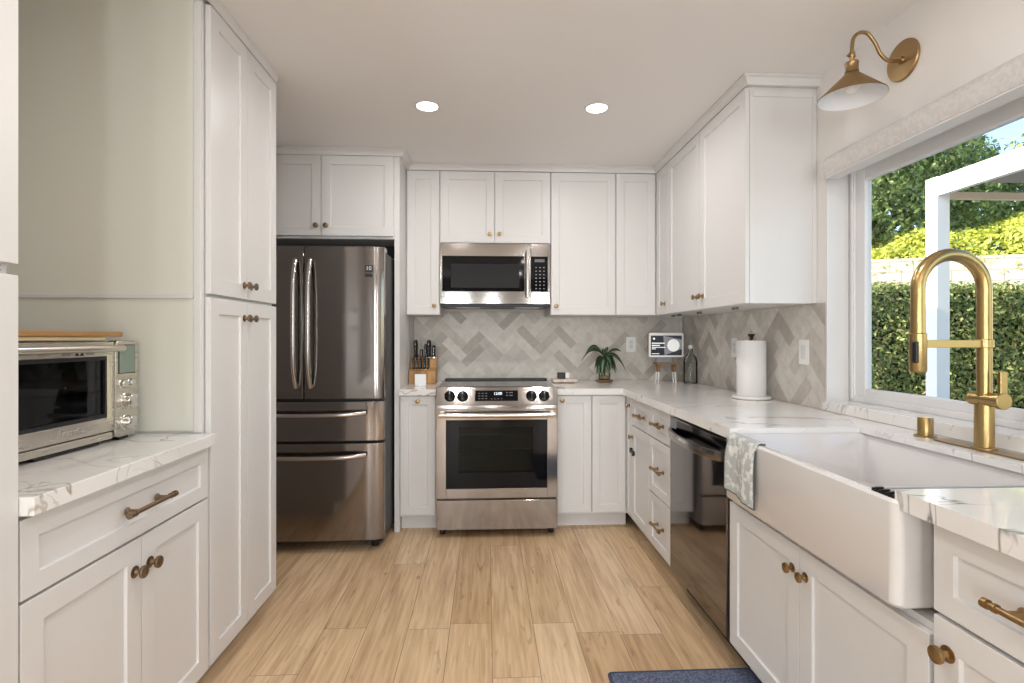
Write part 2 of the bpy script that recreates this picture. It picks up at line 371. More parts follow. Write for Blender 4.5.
# far part of the open-plan room behind the photographer
g = G(); xs = [-3.62] + [v for w in REAR_WIN for v in w[:2]] + [XW]
for i in range(0, len(xs), 2): g.box(xs[i], xs[i + 1], -3.40, -3.28, 0, ZC)
for x0, x1, z0, z1 in REAR_WIN: g.box(x0, x1, -3.40, -3.28, 0, z0).box(x0, x1, -3.40, -3.28, z1, ZC)
struct(g.obj('wall_rear', M_GREIGE))
struct(G().box(-3.74, -3.62, -3.4, 0.42, 0, ZC).obj('wall_side', M_GREIGE))
# roof with an eave over the kitchen window
struct(G().box(-4.3, 2.02, -4.0, YB + 0.6, ZC + 0.12, ZC + 0.20).obj('roof', M_TRIM))

# ------------------------------------------------------------------ window
win = struct(bpy.data.objects.new('window_1', None)); C.objects.link(win); win.location = (XW + 0.10, WY1, WZ0)
XG = XW + 0.10
def frame_rect(y0, y1, z0, z1, w, x0, x1, b=None):
    b = b or w
    return G().box(x0, x1, y0, y0 + w, z0, z1).box(x0, x1, y1 - w, y1, z0, z1).box(x0, x1, y0 + w, y1 - w, z0, z0 + b).box(x0, x1, y0 + w, y1 - w, z1 - w, z1)
frame_rect(WY0, WY1, WZ0 + 0.036, WZ1, 0.036, XG + 0.003, XG + 0.07, 0.026).obj('window_frame', M_VINYL, win, bevel=0.004)
frame_rect(1.33, WY1 - 0.034, WZ0 + 0.060, WZ1 - 0.034, 0.056, XG + 0.012, XG + 0.045, 0.038).obj('sash', M_VINYL, win, bevel=0.004)
frame_rect(WY0 + 0.034, 1.40, WZ0 + 0.060, WZ1 - 0.034, 0.052, XG + 0.046, XG + 0.066, 0.036).obj('sash', M_VINYL, win, bevel=0.004)
G().box(XG + 0.027, XG + 0.030, 1.385, WY1 - 0.088, WZ0 + 0.096, WZ1 - 0.088).obj('glass', M_GLASS, win)
G().box(XG + 0.055, XG + 0.058, WY0 + 0.084, 1.350, WZ0 + 0.094, WZ1 - 0.084).obj('glass', M_GLASS, win)
G().box(XG - 0.004, XG + 0.004, WY1 - 0.030, WY1 - 0.022, WZ0 + 0.05, WZ1 - 0.03).obj('track', M_VINYL, win, bevel=0.001)
struct(G().box(XW - 0.002, XG, WY1 - 0.006, WY1 + 0.002, WZ0 + 0.03, WZ1).box(XW - 0.002, XG, WY0, WY1, WZ1 - 0.006, WZ1 + 0.002).obj('trim_1', M_TRIM, bevel=0.002))
tag(G().box(XW - 0.022, XG + 0.002, WY0 - 0.03, WY1 + 0.002, ZT + 0.001, 0.967).obj('window_ledge', M_QUARTZ, bevel=0.002),
    'white veined quartz ledge under the window behind the brass faucet', 'window ledge')
# roller shade valance
vz0, vz1, vx = 1.952, 2.040, XW
def vprof():
    p = [(vx - 0.001, vz1), (vx - 0.05, vz1)]
    for i in range(7):
        a = i / 6 * PI / 2; p.append((vx - 0.05 - 0.028 * math.sin(a), vz1 - 0.04 + 0.04 * math.cos(a)))
    p += [(vx - 0.074, vz0 + 0.012), (vx - 0.068, vz0), (vx - 0.001, vz0)]
    return p
val = thing('window_valance', 'pale grey leaf patterned fabric valance above the kitchen window', 'valance', (vx, 2.26, vz0))
G().grid([[Vector((x, y, z)) for x, z in vprof()] for y in (0.30, 2.205)]).obj('fabric_cover', M_VALANCE, val, smooth=True)
G().box(vx - 0.066, vx - 0.004, 0.30, 2.205, vz0 - 0.006, vz0).obj('bottom_rail', M_TRIM, val, bevel=0.002)
G().grid([[Vector((x, y, z)) for x, z in vprof()] for y in (2.2055, 2.211)]).obj('end_cap', M_VINYL, val)

# ------------------------------------------------------------------ crown mouldings
CROWN = [(0.0, -0.041), (0.021, -0.041), (0.0215, -0.036), (0.022, -0.034), (0.025, -0.026), (0.034, -0.014), (0.044, -0.009), (0.048, -0.007), (0.048, -0.001), (0.0, -0.001)]
def crown(path, name, side=1, k_=1.0):
    P = [Vector(p) for p in path]; rings = []
    for i, p in enumerate(P):
        def nrm(a, b): d = (b - a).normalized(); return Vector((d.y, -d.x)) * side
        if i == 0: n = nrm(P[0], P[1]); k = 1
        elif i == len(P) - 1: n = nrm(P[-2], P[-1]); k = 1
        else:
            n1, n2 = nrm(P[i - 1], p), nrm(p, P[i + 1]); n = (n1 + n2).normalized(); k = 1 / max(0.3, n.dot(n1))
        rings.append([Vector((p.x + n.x * o * k, p.y + n.y * o * k, ZC + h)) for o, h in [(q * k_, w) for q, w in CROWN]])
    return struct(G().grid(rings).obj(name, M_CAB))
XFR = -0.562        # right side of the fridge cabinet
XUP = 1.215          # carcass plane of the right-hand wall cabinets
crown([(-1.53, YBASE), (XFR, YBASE), (XFR, YUP), (XUP, YUP), (XUP, 2.355), (XW, 2.355)], 'trim_2')
crown([(XL + 0.001, 1.843), (-0.965, 1.843), (-0.965, 2.424), (XL + 0.001, 2.424)], 'trim_3', k_=0.25)

# ------------------------------------------------------------------ left run
FL = face_left(-0.98)
pan = thing('pantry_cabinet', 'tall white shaker pantry cabinet with four doors beside the refrigerator', 'cabinet', (-1.3, 2.13, 0))
G().box(XL + 0.001, -0.982, 1.845, 2.424, 0.10, ZC - 0.002).obj('body', M_CAB, pan)
G().box(XL + 0.001, -1.05, 1.850, 2.420, 0.0, 0.099).obj('toe_kick', M_CAB, pan)
fp = G()      # frame and bead on the pantry side that faces the toaster niche
fp.box(-1.008, -0.984, 1.838, 1.8449, 0.923, ZC - 0.05).box(XL + 0.002, -1.0085, 1.834, 1.8449, 1.386, 1.400)
fp.obj('side_frame', M_CAB, pan, bevel=0.0015)
G().box(XL + 0.002, -1.0085, 1.8415, 1.8448, 0.93, 1.3858).box(XL + 0.002, -1.0085, 1.8415, 1.8448, 1.4002, ZC - 0.002).obj('side_panel', M_NICHE, pan)
for (a0, a1) in ((1.856, 2.138), (2.138, 2.422)):
    for (z0, z1, kz) in ((0.108, 1.394, 1.328), (1.403, 2.412, 1.458)):
        d = door(FL, a0, a1, z0, z1, pan)
        knob(face_left(-0.96), 2.138 + (0.030 if a0 > 2 else -0.030), kz, d, M_BRONZE)

nt = thing('tall_cabinet', 'tall white shaker cabinet nearest the viewer at the toaster niche', 'cabinet', (-1.3, 0.76, 0))
G().box(XL + 0.001, -0.982, 0.425, 1.112, 0.10, ZC - 0.002).obj('body', M_CAB, nt)
G().box(XL + 0.001, -1.05, 0.43, 1.11, 0.0, 0.099).obj('toe_kick', M_CAB, nt)
for (a0, a1) in ((0.43, 0.765), (0.765, 1.116)):
    for (z0, z1) in ((0.108, 1.380), (1.400, 2.412)): door(FL, a0, a1, z0, z1, nt)
hg = G()
for z in (1.386, 1.396): hg.box(-0.981, -0.968, 1.055, 1.085, z - 0.003, z + 0.003)
hg.obj('hinge', M_CHROME, nt)

lb = thing('base_cabinet', 'white shaker base cabinet under the toaster oven, one drawer over two doors', 'cabinet', (-1.3, 1.48, 0))
G().box(XL + 0.001, -0.982, 1.1125, 1.842, 0.10, ZU - 0.001).obj('body', M_CAB, lb)
G().box(XL + 0.001, -1.05, 1.1125, 1.838, 0.0, 0.099).obj('toe_kick', M_CAB, lb)
dr = door(FL, 1.118, 1.842, 0.703, 0.874, lb, 'drawer', fw=0.045); pull(face_left(-0.96), 1.498, 0.787, dr, M_BRONZE, 0.19)
for (a0, a1, ka) in ((1.118, 1.496, 1.466), (1.496, 1.842, 1.530)):
    d = door(FL, a0, a1, 0.108, 0.699, lb); knob(face_left(-0.96), ka, 0.612, d, M_BRONZE, 1.05)
tag(G().box(XL + 0.001, -0.932, 1.1165, 1.8435 - 0.006, ZU, ZT).obj('countertop', M_QUARTZ, bevel=0.0025),
    'short white veined quartz countertop under the toaster oven', 'countertop')

# ------------------------------------------------------------------ refrigerator and its cabinet
YF = 3.06
fr = thing('refrigerator', 'dark stainless french door refrigerator with two lower drawers', 'refrigerator', (-1.06, 3.5, 0))
FX0, FX1, FM = -1.515, -0.604, -1.060
G().box(FX0 + 0.005, FX1 - 0.005, YF + 0.075, 3.90, 0.055, 1.765).obj('body', M_FRSIDE, fr, bevel=0.004)
FB = face_back(YF + 0.072)
def bowed(x0, x1, z0, z1, name, par, m, t=0.068, bow=0.010, c0=None, c1=None):
    c0, c1 = (x0 if c0 is None else c0), (x1 if c1 is None else c1); n = 16; pts = []
    for i in range(n + 1):
        x = x0 + (x1 - x0) * i / n; u = (x - c0) / (c1 - c0) * 2 - 1; pts.append((x, YF + 0.004 + bow * u * u))
    r = 0.018
    pts[0] = (x0, pts[0][1] + (r if abs(x0 - c0) < 1e-6 else 0.002)); pts[-1] = (x1, pts[-1][1] + (r if abs(x1 - c1) < 1e-6 else 0.002))
    ring = [(x, y) for x, y in pts] + [(x1, YF + t), (x0, YF + t)]
    return G().grid([[Vector((x, y, z)) for x, y in ring] for z in (z0, z1)]).obj(name, m, par, bevel=0.003, smooth=True)
for (x0, x1, hx) in ((FX0, FM - 0.003, FM - 0.040), (FM + 0.003, FX1, FM + 0.043)):
    d = bowed(x0, x1, 0.895, 1.785, 'door', fr, M_FRIDGE, c0=FX0, c1=FX1)
    pts = []
    for i in range(25):
        u = i / 24; z = 0.965 + u * (1.700 - 0.965); e = abs(u * 2 - 1); pts.append((hx, YF - 0.012 - 0.048 * (1 - e ** 4), z))
    g = G().tube(pts, 0.013, 12, flat=1.0)
    g.obj('handle', M_FRHANDLE, d, smooth=True)
for (z0, z1, hz) in ((0.650, 0.880, 0.815), (0.070, 0.636, 0.572)):
    d = bowed(FX0, FX1, z0, z1, 'drawer', fr, M_FRIDGE)
    pts = []
    for i in range(25):
        u = i / 24; x = FX0 + 0.10 + u * (FX1 - FX0 - 0.20); e = abs(u * 2 - 1); pts.append((x, YF - 0.010 - 0.045 * (1 - e ** 6), hz - 0.008 * (1 - e * e)))
    G().tube(pts, 0.014, 12).obj('handle', M_FRHANDLE, d, smooth=True)
G().box(FX0 + 0.02, FX1 - 0.02, YF + 0.09, 3.85, 0.035, 0.056).obj('grille', M_BLACK, fr)
for x in (FX0 + 0.09, FX1 - 0.07): G().cyl((x, YF + 0.12, 0), (x, YF + 0.12, 0.04), 0.022).obj('foot', M_BLACK, fr)
G().box(FX1 - 0.060, FX1 - 0.006, YF + 0.075, YF + 0.15, 1.7655, 1.792).obj('hinge_cover', M_FRHANDLE, fr, bevel=0.004)
bd = G().box(-0.708, -0.668, YF + 0.0035, YF + 0.0075, 1.635, 1.675).box(-0.708, -0.668, YF + 0.0035, YF + 0.0075, 1.607, 1.625).obj('sticker', M_BLACK, fr)
bd['label'] = 'small black square warranty sticker with number ten'
text_obj('10', 'sticker_text', M_WHITEPL, bd, 0.034, Matrix.Translation((-0.688, YF + 0.0030, 1.655)) @ Matrix.Rotation(PI / 2, 4, 'X'))

fc = thing('refrigerator_cabinet', 'white shaker cabinet surround above and beside the refrigerator', 'cabinet', (-1.05, 3.7, 0))
G().box(-1.53, -0.596, YBASE, YB - 0.001, 1.885, ZC - 0.002).obj('body', M_CAB, fc)
G().box(-0.595, XFR, YBASE - 0.002, YB - 0.001, 0, ZC - 0.002).obj('side_panel', M_CAB, fc, bevel=0.001)
G().box(-1.57, -1.531, YBASE - 0.002, YB - 0.001, 0, ZC - 0.002).obj('side_panel', M_CAB, fc)
G().box(-1.53, -0.596, YBASE + 0.25, YBASE + 0.26, 1.80, 1.884).obj('dark_strip', M_DARK, fc)  # dark sheet across the gap above the refrigerator
FBK = face_back(YBASE)
for (a0, a1, ka) in ((-1.528, -1.054, -1.084), (-1.054, -0.598, -1.022)):
    d = door(FBK, a0, a1, 1.900, 2.414, fc); knob(face_back(YBASE - D), ka, 1.965, d, M_BRONZE)

# ------------------------------------------------------------------ back wall cabinets
def wall_cab(x0, x1, z0, doors, label, filler=None):
    t = thing('wall_cabinet', label, 'cabinet', ((x0 + x1) / 2, YB - 0.2, z0))
    G().box(x0 + 0.0004, x1 - 0.0004, YUP, YB - 0.001, z0, ZC - 0.002).obj('body', M_CAB, t)
    for a0, a1, kx in doors:
        d = door(face_back(YUP), a0, a1, z0, 2.412, t)
        if kx is not None: knob(face_back(YUP - D), kx, z0 + 0.062, d, M_BRASS, 0.85)
    return t
wall_cab(XFR + 0.001, -0.328, 1.412, [(-0.553, -0.330, -0.365)], 'narrow white wall cabinet between the refrigerator and the microwave')
wall_cab(-0.328, 0.447, 1.912, [(-0.325, 0.054, 0.018), (0.054, 0.444, 0.086)], 'white two door wall cabinet directly above the microwave')
wall_cab(0.447, 0.908, 1.412, [(0.449, 0.906, 0.485)], 'wide single door white wall cabinet just beyond the microwave')
wall_cab(0.908, XUP + 0.0, 1.412, [(0.910, 1.193, None)], 'white wall cabinet with no knob in the back corner')
# right-hand wall cabinets
def side_cab(y0, y1, doors, label, end=False):
    t = thing('wall_cabinet', label, 'cabinet', (XW - 0.17, (y0 + y1) / 2, 1.412))
    G().box(XUP, XW - 0.001, y0 + 0.0004, y1 - 0.0004, 1.412, ZC - 0.002).obj('body', M_CAB, t)
    for a0, a1, ka in doors:
        d = door(face_right(XUP), a0, a1, 1.410, 2.412, t); knob(face_right(XUP - D), ka, 1.482, d, M_BRASS, 0.95)
    for yy in (y0 + 0.30 * (y1 - y0), y0 + 0.75 * (y1 - y0)):
        for q in (-0.02, 0.02): G().cyl((1.30, yy + q, 1.398), (1.30, yy + q, 1.4115), 0.008, n=12).obj('cable_clip', M_CABIN, t)
    if end:
        gg = G().box(XUP + 0.002, XUP + 0.020, y0 - 0.004, y0 + 0.0003, 1.412, 2.40).box(XW - 0.022, XW - 0.002, y0 - 0.004, y0 + 0.0003, 1.412, 2.40)
        gg.box(XUP + 0.0205, XW - 0.0225, y0 - 0.004, y0 + 0.0003, 2.372, 2.40)
        gg.obj('side_frame', M_CAB, t, bevel=0.001)
    return t
side_cab(3.387, 3.628, [(3.389, 3.624, 3.45)], 'narrow white wall cabinet in the corner above the smart display')
side_cab(2.360, 3.385, [(2.873, 3.383, 2.915), (2.352, 2.871, 2.830)], 'large two door white wall cabinet ending beside the wall lamp', True)

# ------------------------------------------------------------------ base cabinets, back
def base_back(x0, x1, doors, label):
    t = thing('base_cabinet', label, 'cabinet', ((x0 + x1) / 2, 3.7, 0))
    G().box(x0 + 0.0004, x1 - 0.0004, YBASE, YB - 0.001, 0.10, ZU - 0.001).obj('body', M_CAB, t)
    G().box(x0 + 0.0004, x1 - 0.0004, YBASE + 0.07, YBASE + 0.09, 0.0, 0.099).obj('toe_kick', M_CAB, t)
    for a0, a1, kx in doors:
        d = door(face_back(YBASE), a0, a1, 0.113, 0.878, t, fw=0.05)
        if kx is not None: knob(face_back(YBASE - D), kx, 0.845, d, M_BRASS, 0.85)
base_back(XFR + 0.001, -0.326, [(-0.555, -0.329, -0.443)], 'narrow white base cabinet between the refrigerator and the range')
base_back(0.450, 0.682, [(0.456, 0.680, 0.487)], 'white base cabinet with one knob directly beside the range')
base_back(0.682, 0.930, [(0.684, 0.905, None)], 'white base cabinet with no knob in the back corner')
# base cabinets, right run (carcass plane at XB)
XB = 0.93
FR = face_right(XB); FRK = face_right(XB - D)
def base_side(y0, y1, label, top=ZU - 0.001):
    t = thing('base_cabinet', label, 'cabinet', (1.2, (y0 + y1) / 2, 0))
    G().box(XB, XW - 0.001, y0 + 0.0004, y1 - 0.0004, 0.10, top).obj('body', M_CAB, t)
    G().box(XB + 0.07, XB + 0.09, y0 + 0.0004, y1 - 0.0004, 0, 0.099).obj('toe_kick', M_CAB, t)
    return t
t = base_side(3.240, 3.378, 'very narrow white cabinet with one knob next to the back corner')
d = door(FR, 3.242, 3.360, 0.113, 0.874, t); knob(FRK, 3.285, 0.818, d, M_BRASS)
t = base_side(2.884, 3.239, 'white base cabinet with drawer, door and black child latch')
d = door(FR, 2.886, 3.238, 0.706, 0.874, t, 'drawer', fw=0.055); pull(FRK, 3.020, 0.785, d, M_BRASS, 0.13)
d = door(FR, 2.886, 3.238, 0.113, 0.702, t); knob(FRK, 3.222, 0.630, d, M_BRASS)
G().lathe([(0.016, 0), (0.016, 0.014), (0.001, 0.016)], FRK(3.225, 0.545), (-1, 0, 0), 16, cap=True).lathe([(0.016, 0), (0.016, 0.014), (0.001, 0.016)], FRK(3.180, 0.535), (-1, 0, 0), 16, cap=True).box(XB - D - 0.010, XB - D - 0.004, 3.18, 3.225, 0.530, 0.550).obj('child_latch', M_BLACK, t)
t = base_side(2.543, 2.883, 'white base cabinet of three drawers beside the dishwasher')
for z0, z1 in ((0.706, 0.874), (0.402, 0.702), (0.113, 0.398)):
    d = door(FR, 2.545, 2.881, z0, z1, t, 'drawer', fw=0.045); pull(FRK, 2.690, (z0 + z1) / 2 + 0.0, d, M_BRASS, 0.13)
# sink base
t = base_side(1.027, 1.915, 'white two door base cabinet under the farmhouse sink', top=0.655)
G().box(XB - 0.018, XB - 0.0, 1.830, 1.913, 0.657, ZU - 0.002).obj('filler_strip', M_CAB, t)
G().box(XB, XB + 0.55, 1.895, 1.913, 0.657, ZU - 0.002).obj('side_panel', M_CAB, t)
for a0, a1, ka in ((1.029, 1.476, 1.446), (1.476, 1.912, 1.510)):
    d = door(FR, a0, a1, 0.108, 0.640, t); knob(FRK, ka, 0.565, d, M_BRASS)
# near drawer base
t = base_side(0.42, 1.026, 'white base cabinet with one drawer over a door, nearest the viewer')
d = door(FR, 0.424, 1.020, 0.696, 0.872, t, 'drawer', fw=0.045); pull(FRK, 0.765, 0.782, d, M_BRASS, 0.22)
d = door(FR, 0.424, 1.020, 0.108, 0.690, t); knob(FRK, 0.985, 0.625, d, M_BRASS, 1.05)

# ------------------------------------------------------------------ dishwasher
dw = thing('dishwasher', 'black stainless dishwasher with a curved bar handle', 'dishwasher', (1.2, 2.23, 0))
y0, y1 = 1.920, 2.540
G().box(XB + 0.005, XW - 0.02, y0 + 0.003, y1 - 0.003, 0.10, 0.868).obj('tub', M_DARK, dw)
G().box(XB + 0.06, XB + 0.10, y0 + 0.003, y1 - 0.003, 0.0, 0.099).obj('toe_kick', M_BLACK, dw)
d = G().box(XB - 0.024, XB + 0.004, y0 + 0.008, y1 - 0.004, 0.112, 0.862).obj('door', M_DW, dw, bevel=0.004, seg=3)
G().box(XB - 0.0246, XB - 0.023, 1.936, 2.44, 0.822, 0.856).obj('control_strip', M_GLOSSBLK, d)
G().box(XB - 0.0250, XB - 0.0235, 2.455, 2.53, 0.812, 0.856).obj('energy_label', M_GREYFAB, d)
pts = []
for i in range(25):
    u = i / 24; e = abs(2 * u - 1); pts.append((XB - 0.030 - 0.040 * (1 - e ** 3), y0 + 0.03 + u * (y1 - y0 - 0.06), 0.795))
rings = []
for p in pts: rings.append([Vector((p[0] + a, p[1], p[2] + b)) for a, b in ((-0.009, -0.019), (0.004, -0.019), (0.009, 0.0), (0.004, 0.019), (-0.009, 0.019), (-0.014, 0.0))])
G().grid(rings).obj('handle', M_DWH, dw, bevel=0.002)

# ------------------------------------------------------------------ main countertop with the sink cut out
def slab(poly, z0, z1, g):
    return g.grid([[Vector((x, y, z)) for x, y in poly] for z in (z0, z1)])
CX, SY0, SY1, SXB = 0.882, 1.085, 1.850, 1.372
g = G(); bm = g.bm
outer = [(0.452, 3.340), (CX, 3.340), (CX, SY1), (SXB, SY1), (SXB, SY0), (CX, SY0), (CX, 0.35), (XW - 0.001, 0.35), (XW - 0.001, YB - 0.012), (0.452, YB - 0.012)]
slab(outer, ZT - 0.020, ZT, g)
ct = g
e = 0.030
ct.box(0.452, CX + e, 3.340, 3.340 + e, ZU, ZT - 0.020)
ct.box(CX, CX + e, SY1, 3.340, ZU, ZT - 0.020)
ct.box(CX, CX + e, 0.35, SY0, ZU, ZT - 0.020)
tag(ct.obj('countertop', M_QUARTZ), 'long L-shaped white veined quartz countertop around the sink', 'countertop')
tag(G().box(XFR + 0.001, -0.325, 3.340, YB - 0.012, ZU, ZT).obj('countertop', M_QUARTZ, bevel=0.002),
    'small white quartz countertop piece under the knife block', 'countertop')

# ------------------------------------------------------------------ farmhouse sink
sx0, sx1, sy0, sy1, sz0, sz1 = 0.872, 1.42, 1.070, 1.872, 0.668, 0.9015
g = G(); bm = g.bm
def rr_ring(x0, x1, y0, y1, r, z): return [Vector((x, y, z)) for x, y in rrect(x0, x1, y0, y1, r, 6)]
wt = 0.024
R = [rr_ring(sx0 + 0.006, sx1, sy0 + 0.006, sy1 - 0.006, 0.02, sz0), rr_ring(sx0, sx1, sy0, sy1, 0.022, sz0 + 0.008), rr_ring(sx0, sx1, sy0, sy1, 0.022, sz1 - 0.007),
     rr_ring(sx0 + 0.007, sx1 - 0.007, sy0 + 0.007, sy1 - 0.007, 0.016, sz1),
     rr_ring(sx0 + wt - 0.004, sx1 - wt - 0.008, sy0 + wt + 0.012, sy1 - wt + 0.004, 0.022, sz1),
     rr_ring(sx0 + wt + 0.002, sx1 - wt - 0.014, sy0 + wt + 0.018, sy1 - wt - 0.002, 0.022, sz1 - 0.008),
     rr_ring(sx0 + wt + 0.012, sx1 - wt - 0.02, sy0 + wt + 0.022, sy1 - wt - 0.008, 0.03, sz0 + 0.06),
     rr_ring(sx0 + wt + 0.05, sx1 - wt - 0.05, sy0 + wt + 0.08, sy1 - wt - 0.05, 0.05, sz0 + 0.028)]
sk = thing('farmhouse_sink', 'white fireclay farmhouse sink with a deep apron front', 'sink', (1.14, 1.44, sz0))
g.grid(R).obj('basin', M_CER, sk, smooth=True)
G().lathe([(0.0001, 0.003), (0.03, 0.003), (0.042, 0.006), (0.045, 0.001)], (1.15, 1.45, sz0 + 0.028), (0, 0, 1), 24).obj('drain', M_GOLD, sk, smooth=True)
# roll-up drying rack lying in the near end of the sink
rk = thing('drying_rack', 'steel roll-up drying rack lying across the near end of the sink', 'drying rack', (1.1, 1.12, 0.902))
for i in range(3):
    G().cyl((0.888, 1.148 - i * 0.022, 0.9065), (1.366, 1.148 - i * 0.022, 0.9065), 0.0030, n=12).obj('rod', M_ROD, rk, smooth=True)
g = G()
for i in range(7): g.box(0.879, 0.897, 1.087 + i * 0.0094, 1.087 + i * 0.0094 + 0.0062, 0.9018, 0.913 if i % 2 else 0.909)
g.box(0.880, 0.896, 1.086, 1.152, 0.9018, 0.905); g.obj('silicone_strip', M_BLACK, rk, bevel=0.001)

# ------------------------------------------------------------------ faucet
fa = thing('kitchen_faucet', 'brushed gold arched kitchen faucet with side lever', 'faucet', (1.455, 1.455, ZT))
fx, fy = 1.455, 1.455
g = G(); pts = rrect(fx - 0.030, fx + 0.030, fy - 0.160, fy + 0.160, 0.029, 8)
g.grid([[Vector((x, y, z)) for x, y in pts] for z in (ZT + 0.0003, ZT + 0.005)]).obj('deck_plate', M_BRASS, fa, bevel=0.001)
G().lathe([(0.031, 0), (0.031, 0.004), (0.0235, 0.006), (0.0235, 0.128), (0.0001, 0.130)], (fx, fy, ZT + 0.005), (0, 0, 1), 32).obj('base_column', M_GOLD, fa, smooth=True)
g = G(); R_ = 0.101; zt = 1.392
pts = [(fx, fy, ZT + 0.13), (fx, fy, 1.1), (fx, fy, 1.25), (fx, fy, zt)]
for i in range(1, 25):
    a = PI * i / 24; pts.append((fx - R_ + R_ * math.cos(a), fy, zt + R_ * math.sin(a)))
pts += [(fx - 2 * R_, fy, 1.33), (fx - 2 * R_, fy, 1.262)]
g.tube(pts, 0.0185, 20).obj('arch_pipe', M_GOLD, fa, smooth=True)
G().lathe([(0.018, 0.115), (0.0215, 0.112), (0.0215, 0.006), (0.019, 0.0), (0.0001, 0.002)], (fx - 2 * R_, fy, 1.150), (0, 0, 1), 32).obj('spray_head', M_GOLD, fa, smooth=True)
G().box(fx - 2 * R_ - 0.0245, fx - 2 * R_ - 0.015, fy - 0.022, fy - 0.006, 1.178, 1.24).obj('spray_button', M_BLACK, fa, bevel=0.003)
G().box(fx - 2 * R_ + 0.012, fx - 0.012, fy - 0.010, fy + 0.010, 1.222, 1.244).lathe([(0.0188, 0), (0.0222, 0.001), (0.0222, 0.024), (0.0188, 0.025)], (fx, fy, 1.221), (0, 0, 1), 28).obj('holder_arm', M_GOLD, fa, bevel=0.001)
G().cyl((fx, fy + 0.040, 1.071), (fx, fy - 0.044, 1.071), 0.0200, n=28).obj('valve_body', M_GOLD, fa, bevel=0.002)
lv = G().cyl((fx, fy - 0.0445, 1.071), (fx, fy - 0.060, 1.071), 0.0240, n=28).box(fx - 0.010, fx + 0.012, fy - 0.058, fy - 0.048, 1.08, 1.155)
lv.obj('lever', M_GOLD, fa, bevel=0.002)
sd = thing('air_gap_cap', 'short brushed gold cylindrical cap on the countertop beside the faucet', 'sink accessory', (1.455, 1.660, ZT))
G().lathe([(0.0001, 0.0003), (0.032, 0.0003), (0.032, 0.004), (0.028, 0.007), (0.022, 0.007)], (1.455, 1.660, ZT), (0, 0, 1), 28).obj('flange', M_GOLD, sd, smooth=True)
G().lathe([(0.022, 0.0072), (0.022, 0.063), (0.0205, 0.065), (0.0001, 0.065)], (1.455, 1.660, ZT), (0, 0, 1), 28).obj('cap', M_GOLD, sd, smooth=True)

# ------------------------------------------------------------------ dish towel over the sink apron
def towel():
    ny, ns = 18, 40; rows = []
    L1, L2 = 0.188, 0.045
    for i in range(ny + 1):
        v = i / ny; y = 1.822 - v * 0.180; col = []
        for j in range(ns + 1):
            s = j / ns * (L1 + L2 + 0.03); w = 0.004 * math.sin(v * 15) * min(1, max(0, (s - 0.08) / 0.05))
            if s < L2: x, z = sx0 + 0.031, sz1 + 0.004 - (L2 - s)
            elif s < L2 + 0.03: x, z = sx0 + 0.031 - (s - L2), sz1 + 0.004 + 0.004 * math.sin((s - L2) / 0.03 * PI)
            else:
                q = s - L2 - 0.03; x, z = sx0 - 0.003 - 0.010 * math.sin(min(1, q / 0.1) * PI / 2) - 0.006 * math.sin(v * 9 + 1) * min(1, q / 0.06), sz1 + 0.002 - q * (1 + 0.10 * v)
            yy = y + (0.012 * math.sin(v * PI) - 0.018 * (v > 0.8) * (v - 0.8) * 5 * 0) * (s / (L1 + L2)) + (1 - 2 * v) * 0.006 * s / 0.2
            col.append(Vector((x - abs(w), yy, z)))
        rows.append(col)
    return rows
rows = towel()
g = G()
V = [[g.bm.verts.new(p) for p in r] for r in rows]
for a, b in zip(V, V[1:]):
    for i in range(len(a) - 1): g.bm.faces.new((a[i], a[i + 1], b[i + 1], b[i]))
tw = thing('dish_towel', 'sage and white print dish towel folded over the sink apron', 'towel', (0.86, 1.76, sz1))
o = g.obj('cloth', M_TOWEL, tw, smooth=True); so = o.modifiers.new('solid', 'SOLIDIFY'); so.thickness = 0.004; so.offset = 0
g = G()
for r_, n_ in ((rows[0], 1), (rows[-1], 1)): g.tube([p + Vector((-0.001, 0, 0)) for p in r_[14:]], 0.0028, 8)
g.tube([r[-1] for r in rows], 0.003, 8); g.obj('hem', M_TOWELHEM, tw, smooth=True)

# ------------------------------------------------------------------ range
RX0, RX1, RY = -0.319, 0.445, 3.25
rg = thing('kitchen_range', 'stainless slide-in electric range with black oven window', 'range', (0.063, 3.6, 0))
G().box(RX0, RX1, RY + 0.055, 3.93, 0.045, 0.926).obj('body', M_STEEL, rg, bevel=0.002)
G().box(RX0 - 0.002, RX1 + 0.002, RY + 0.15, 3.925, 0.9262, 0.933).obj('cooktop', M_GLOSSBLK, rg, bevel=0.001)
G().box(RX0 + 0.004, RX1 + 0.010, 3.925, 3.99, 0.928, 0.944).obj('rear_vent', M_BLACK, rg, bevel=0.003)
g = G(); prof = [(RY + 0.002, 0.826), (RY + 0.006, 0.834), (RY + 0.045, 0.938), (RY + 0.050, 0.941), (RY + 0.155, 0.935), (RY + 0.155, 0.86), (RY + 0.06, 0.826)]
g.grid([[Vector((x, y, z)) for y, z in prof] for x in (RX0, RX1)]); cp = g.obj('control_panel', M_STEEL, rg, bevel=0.002)
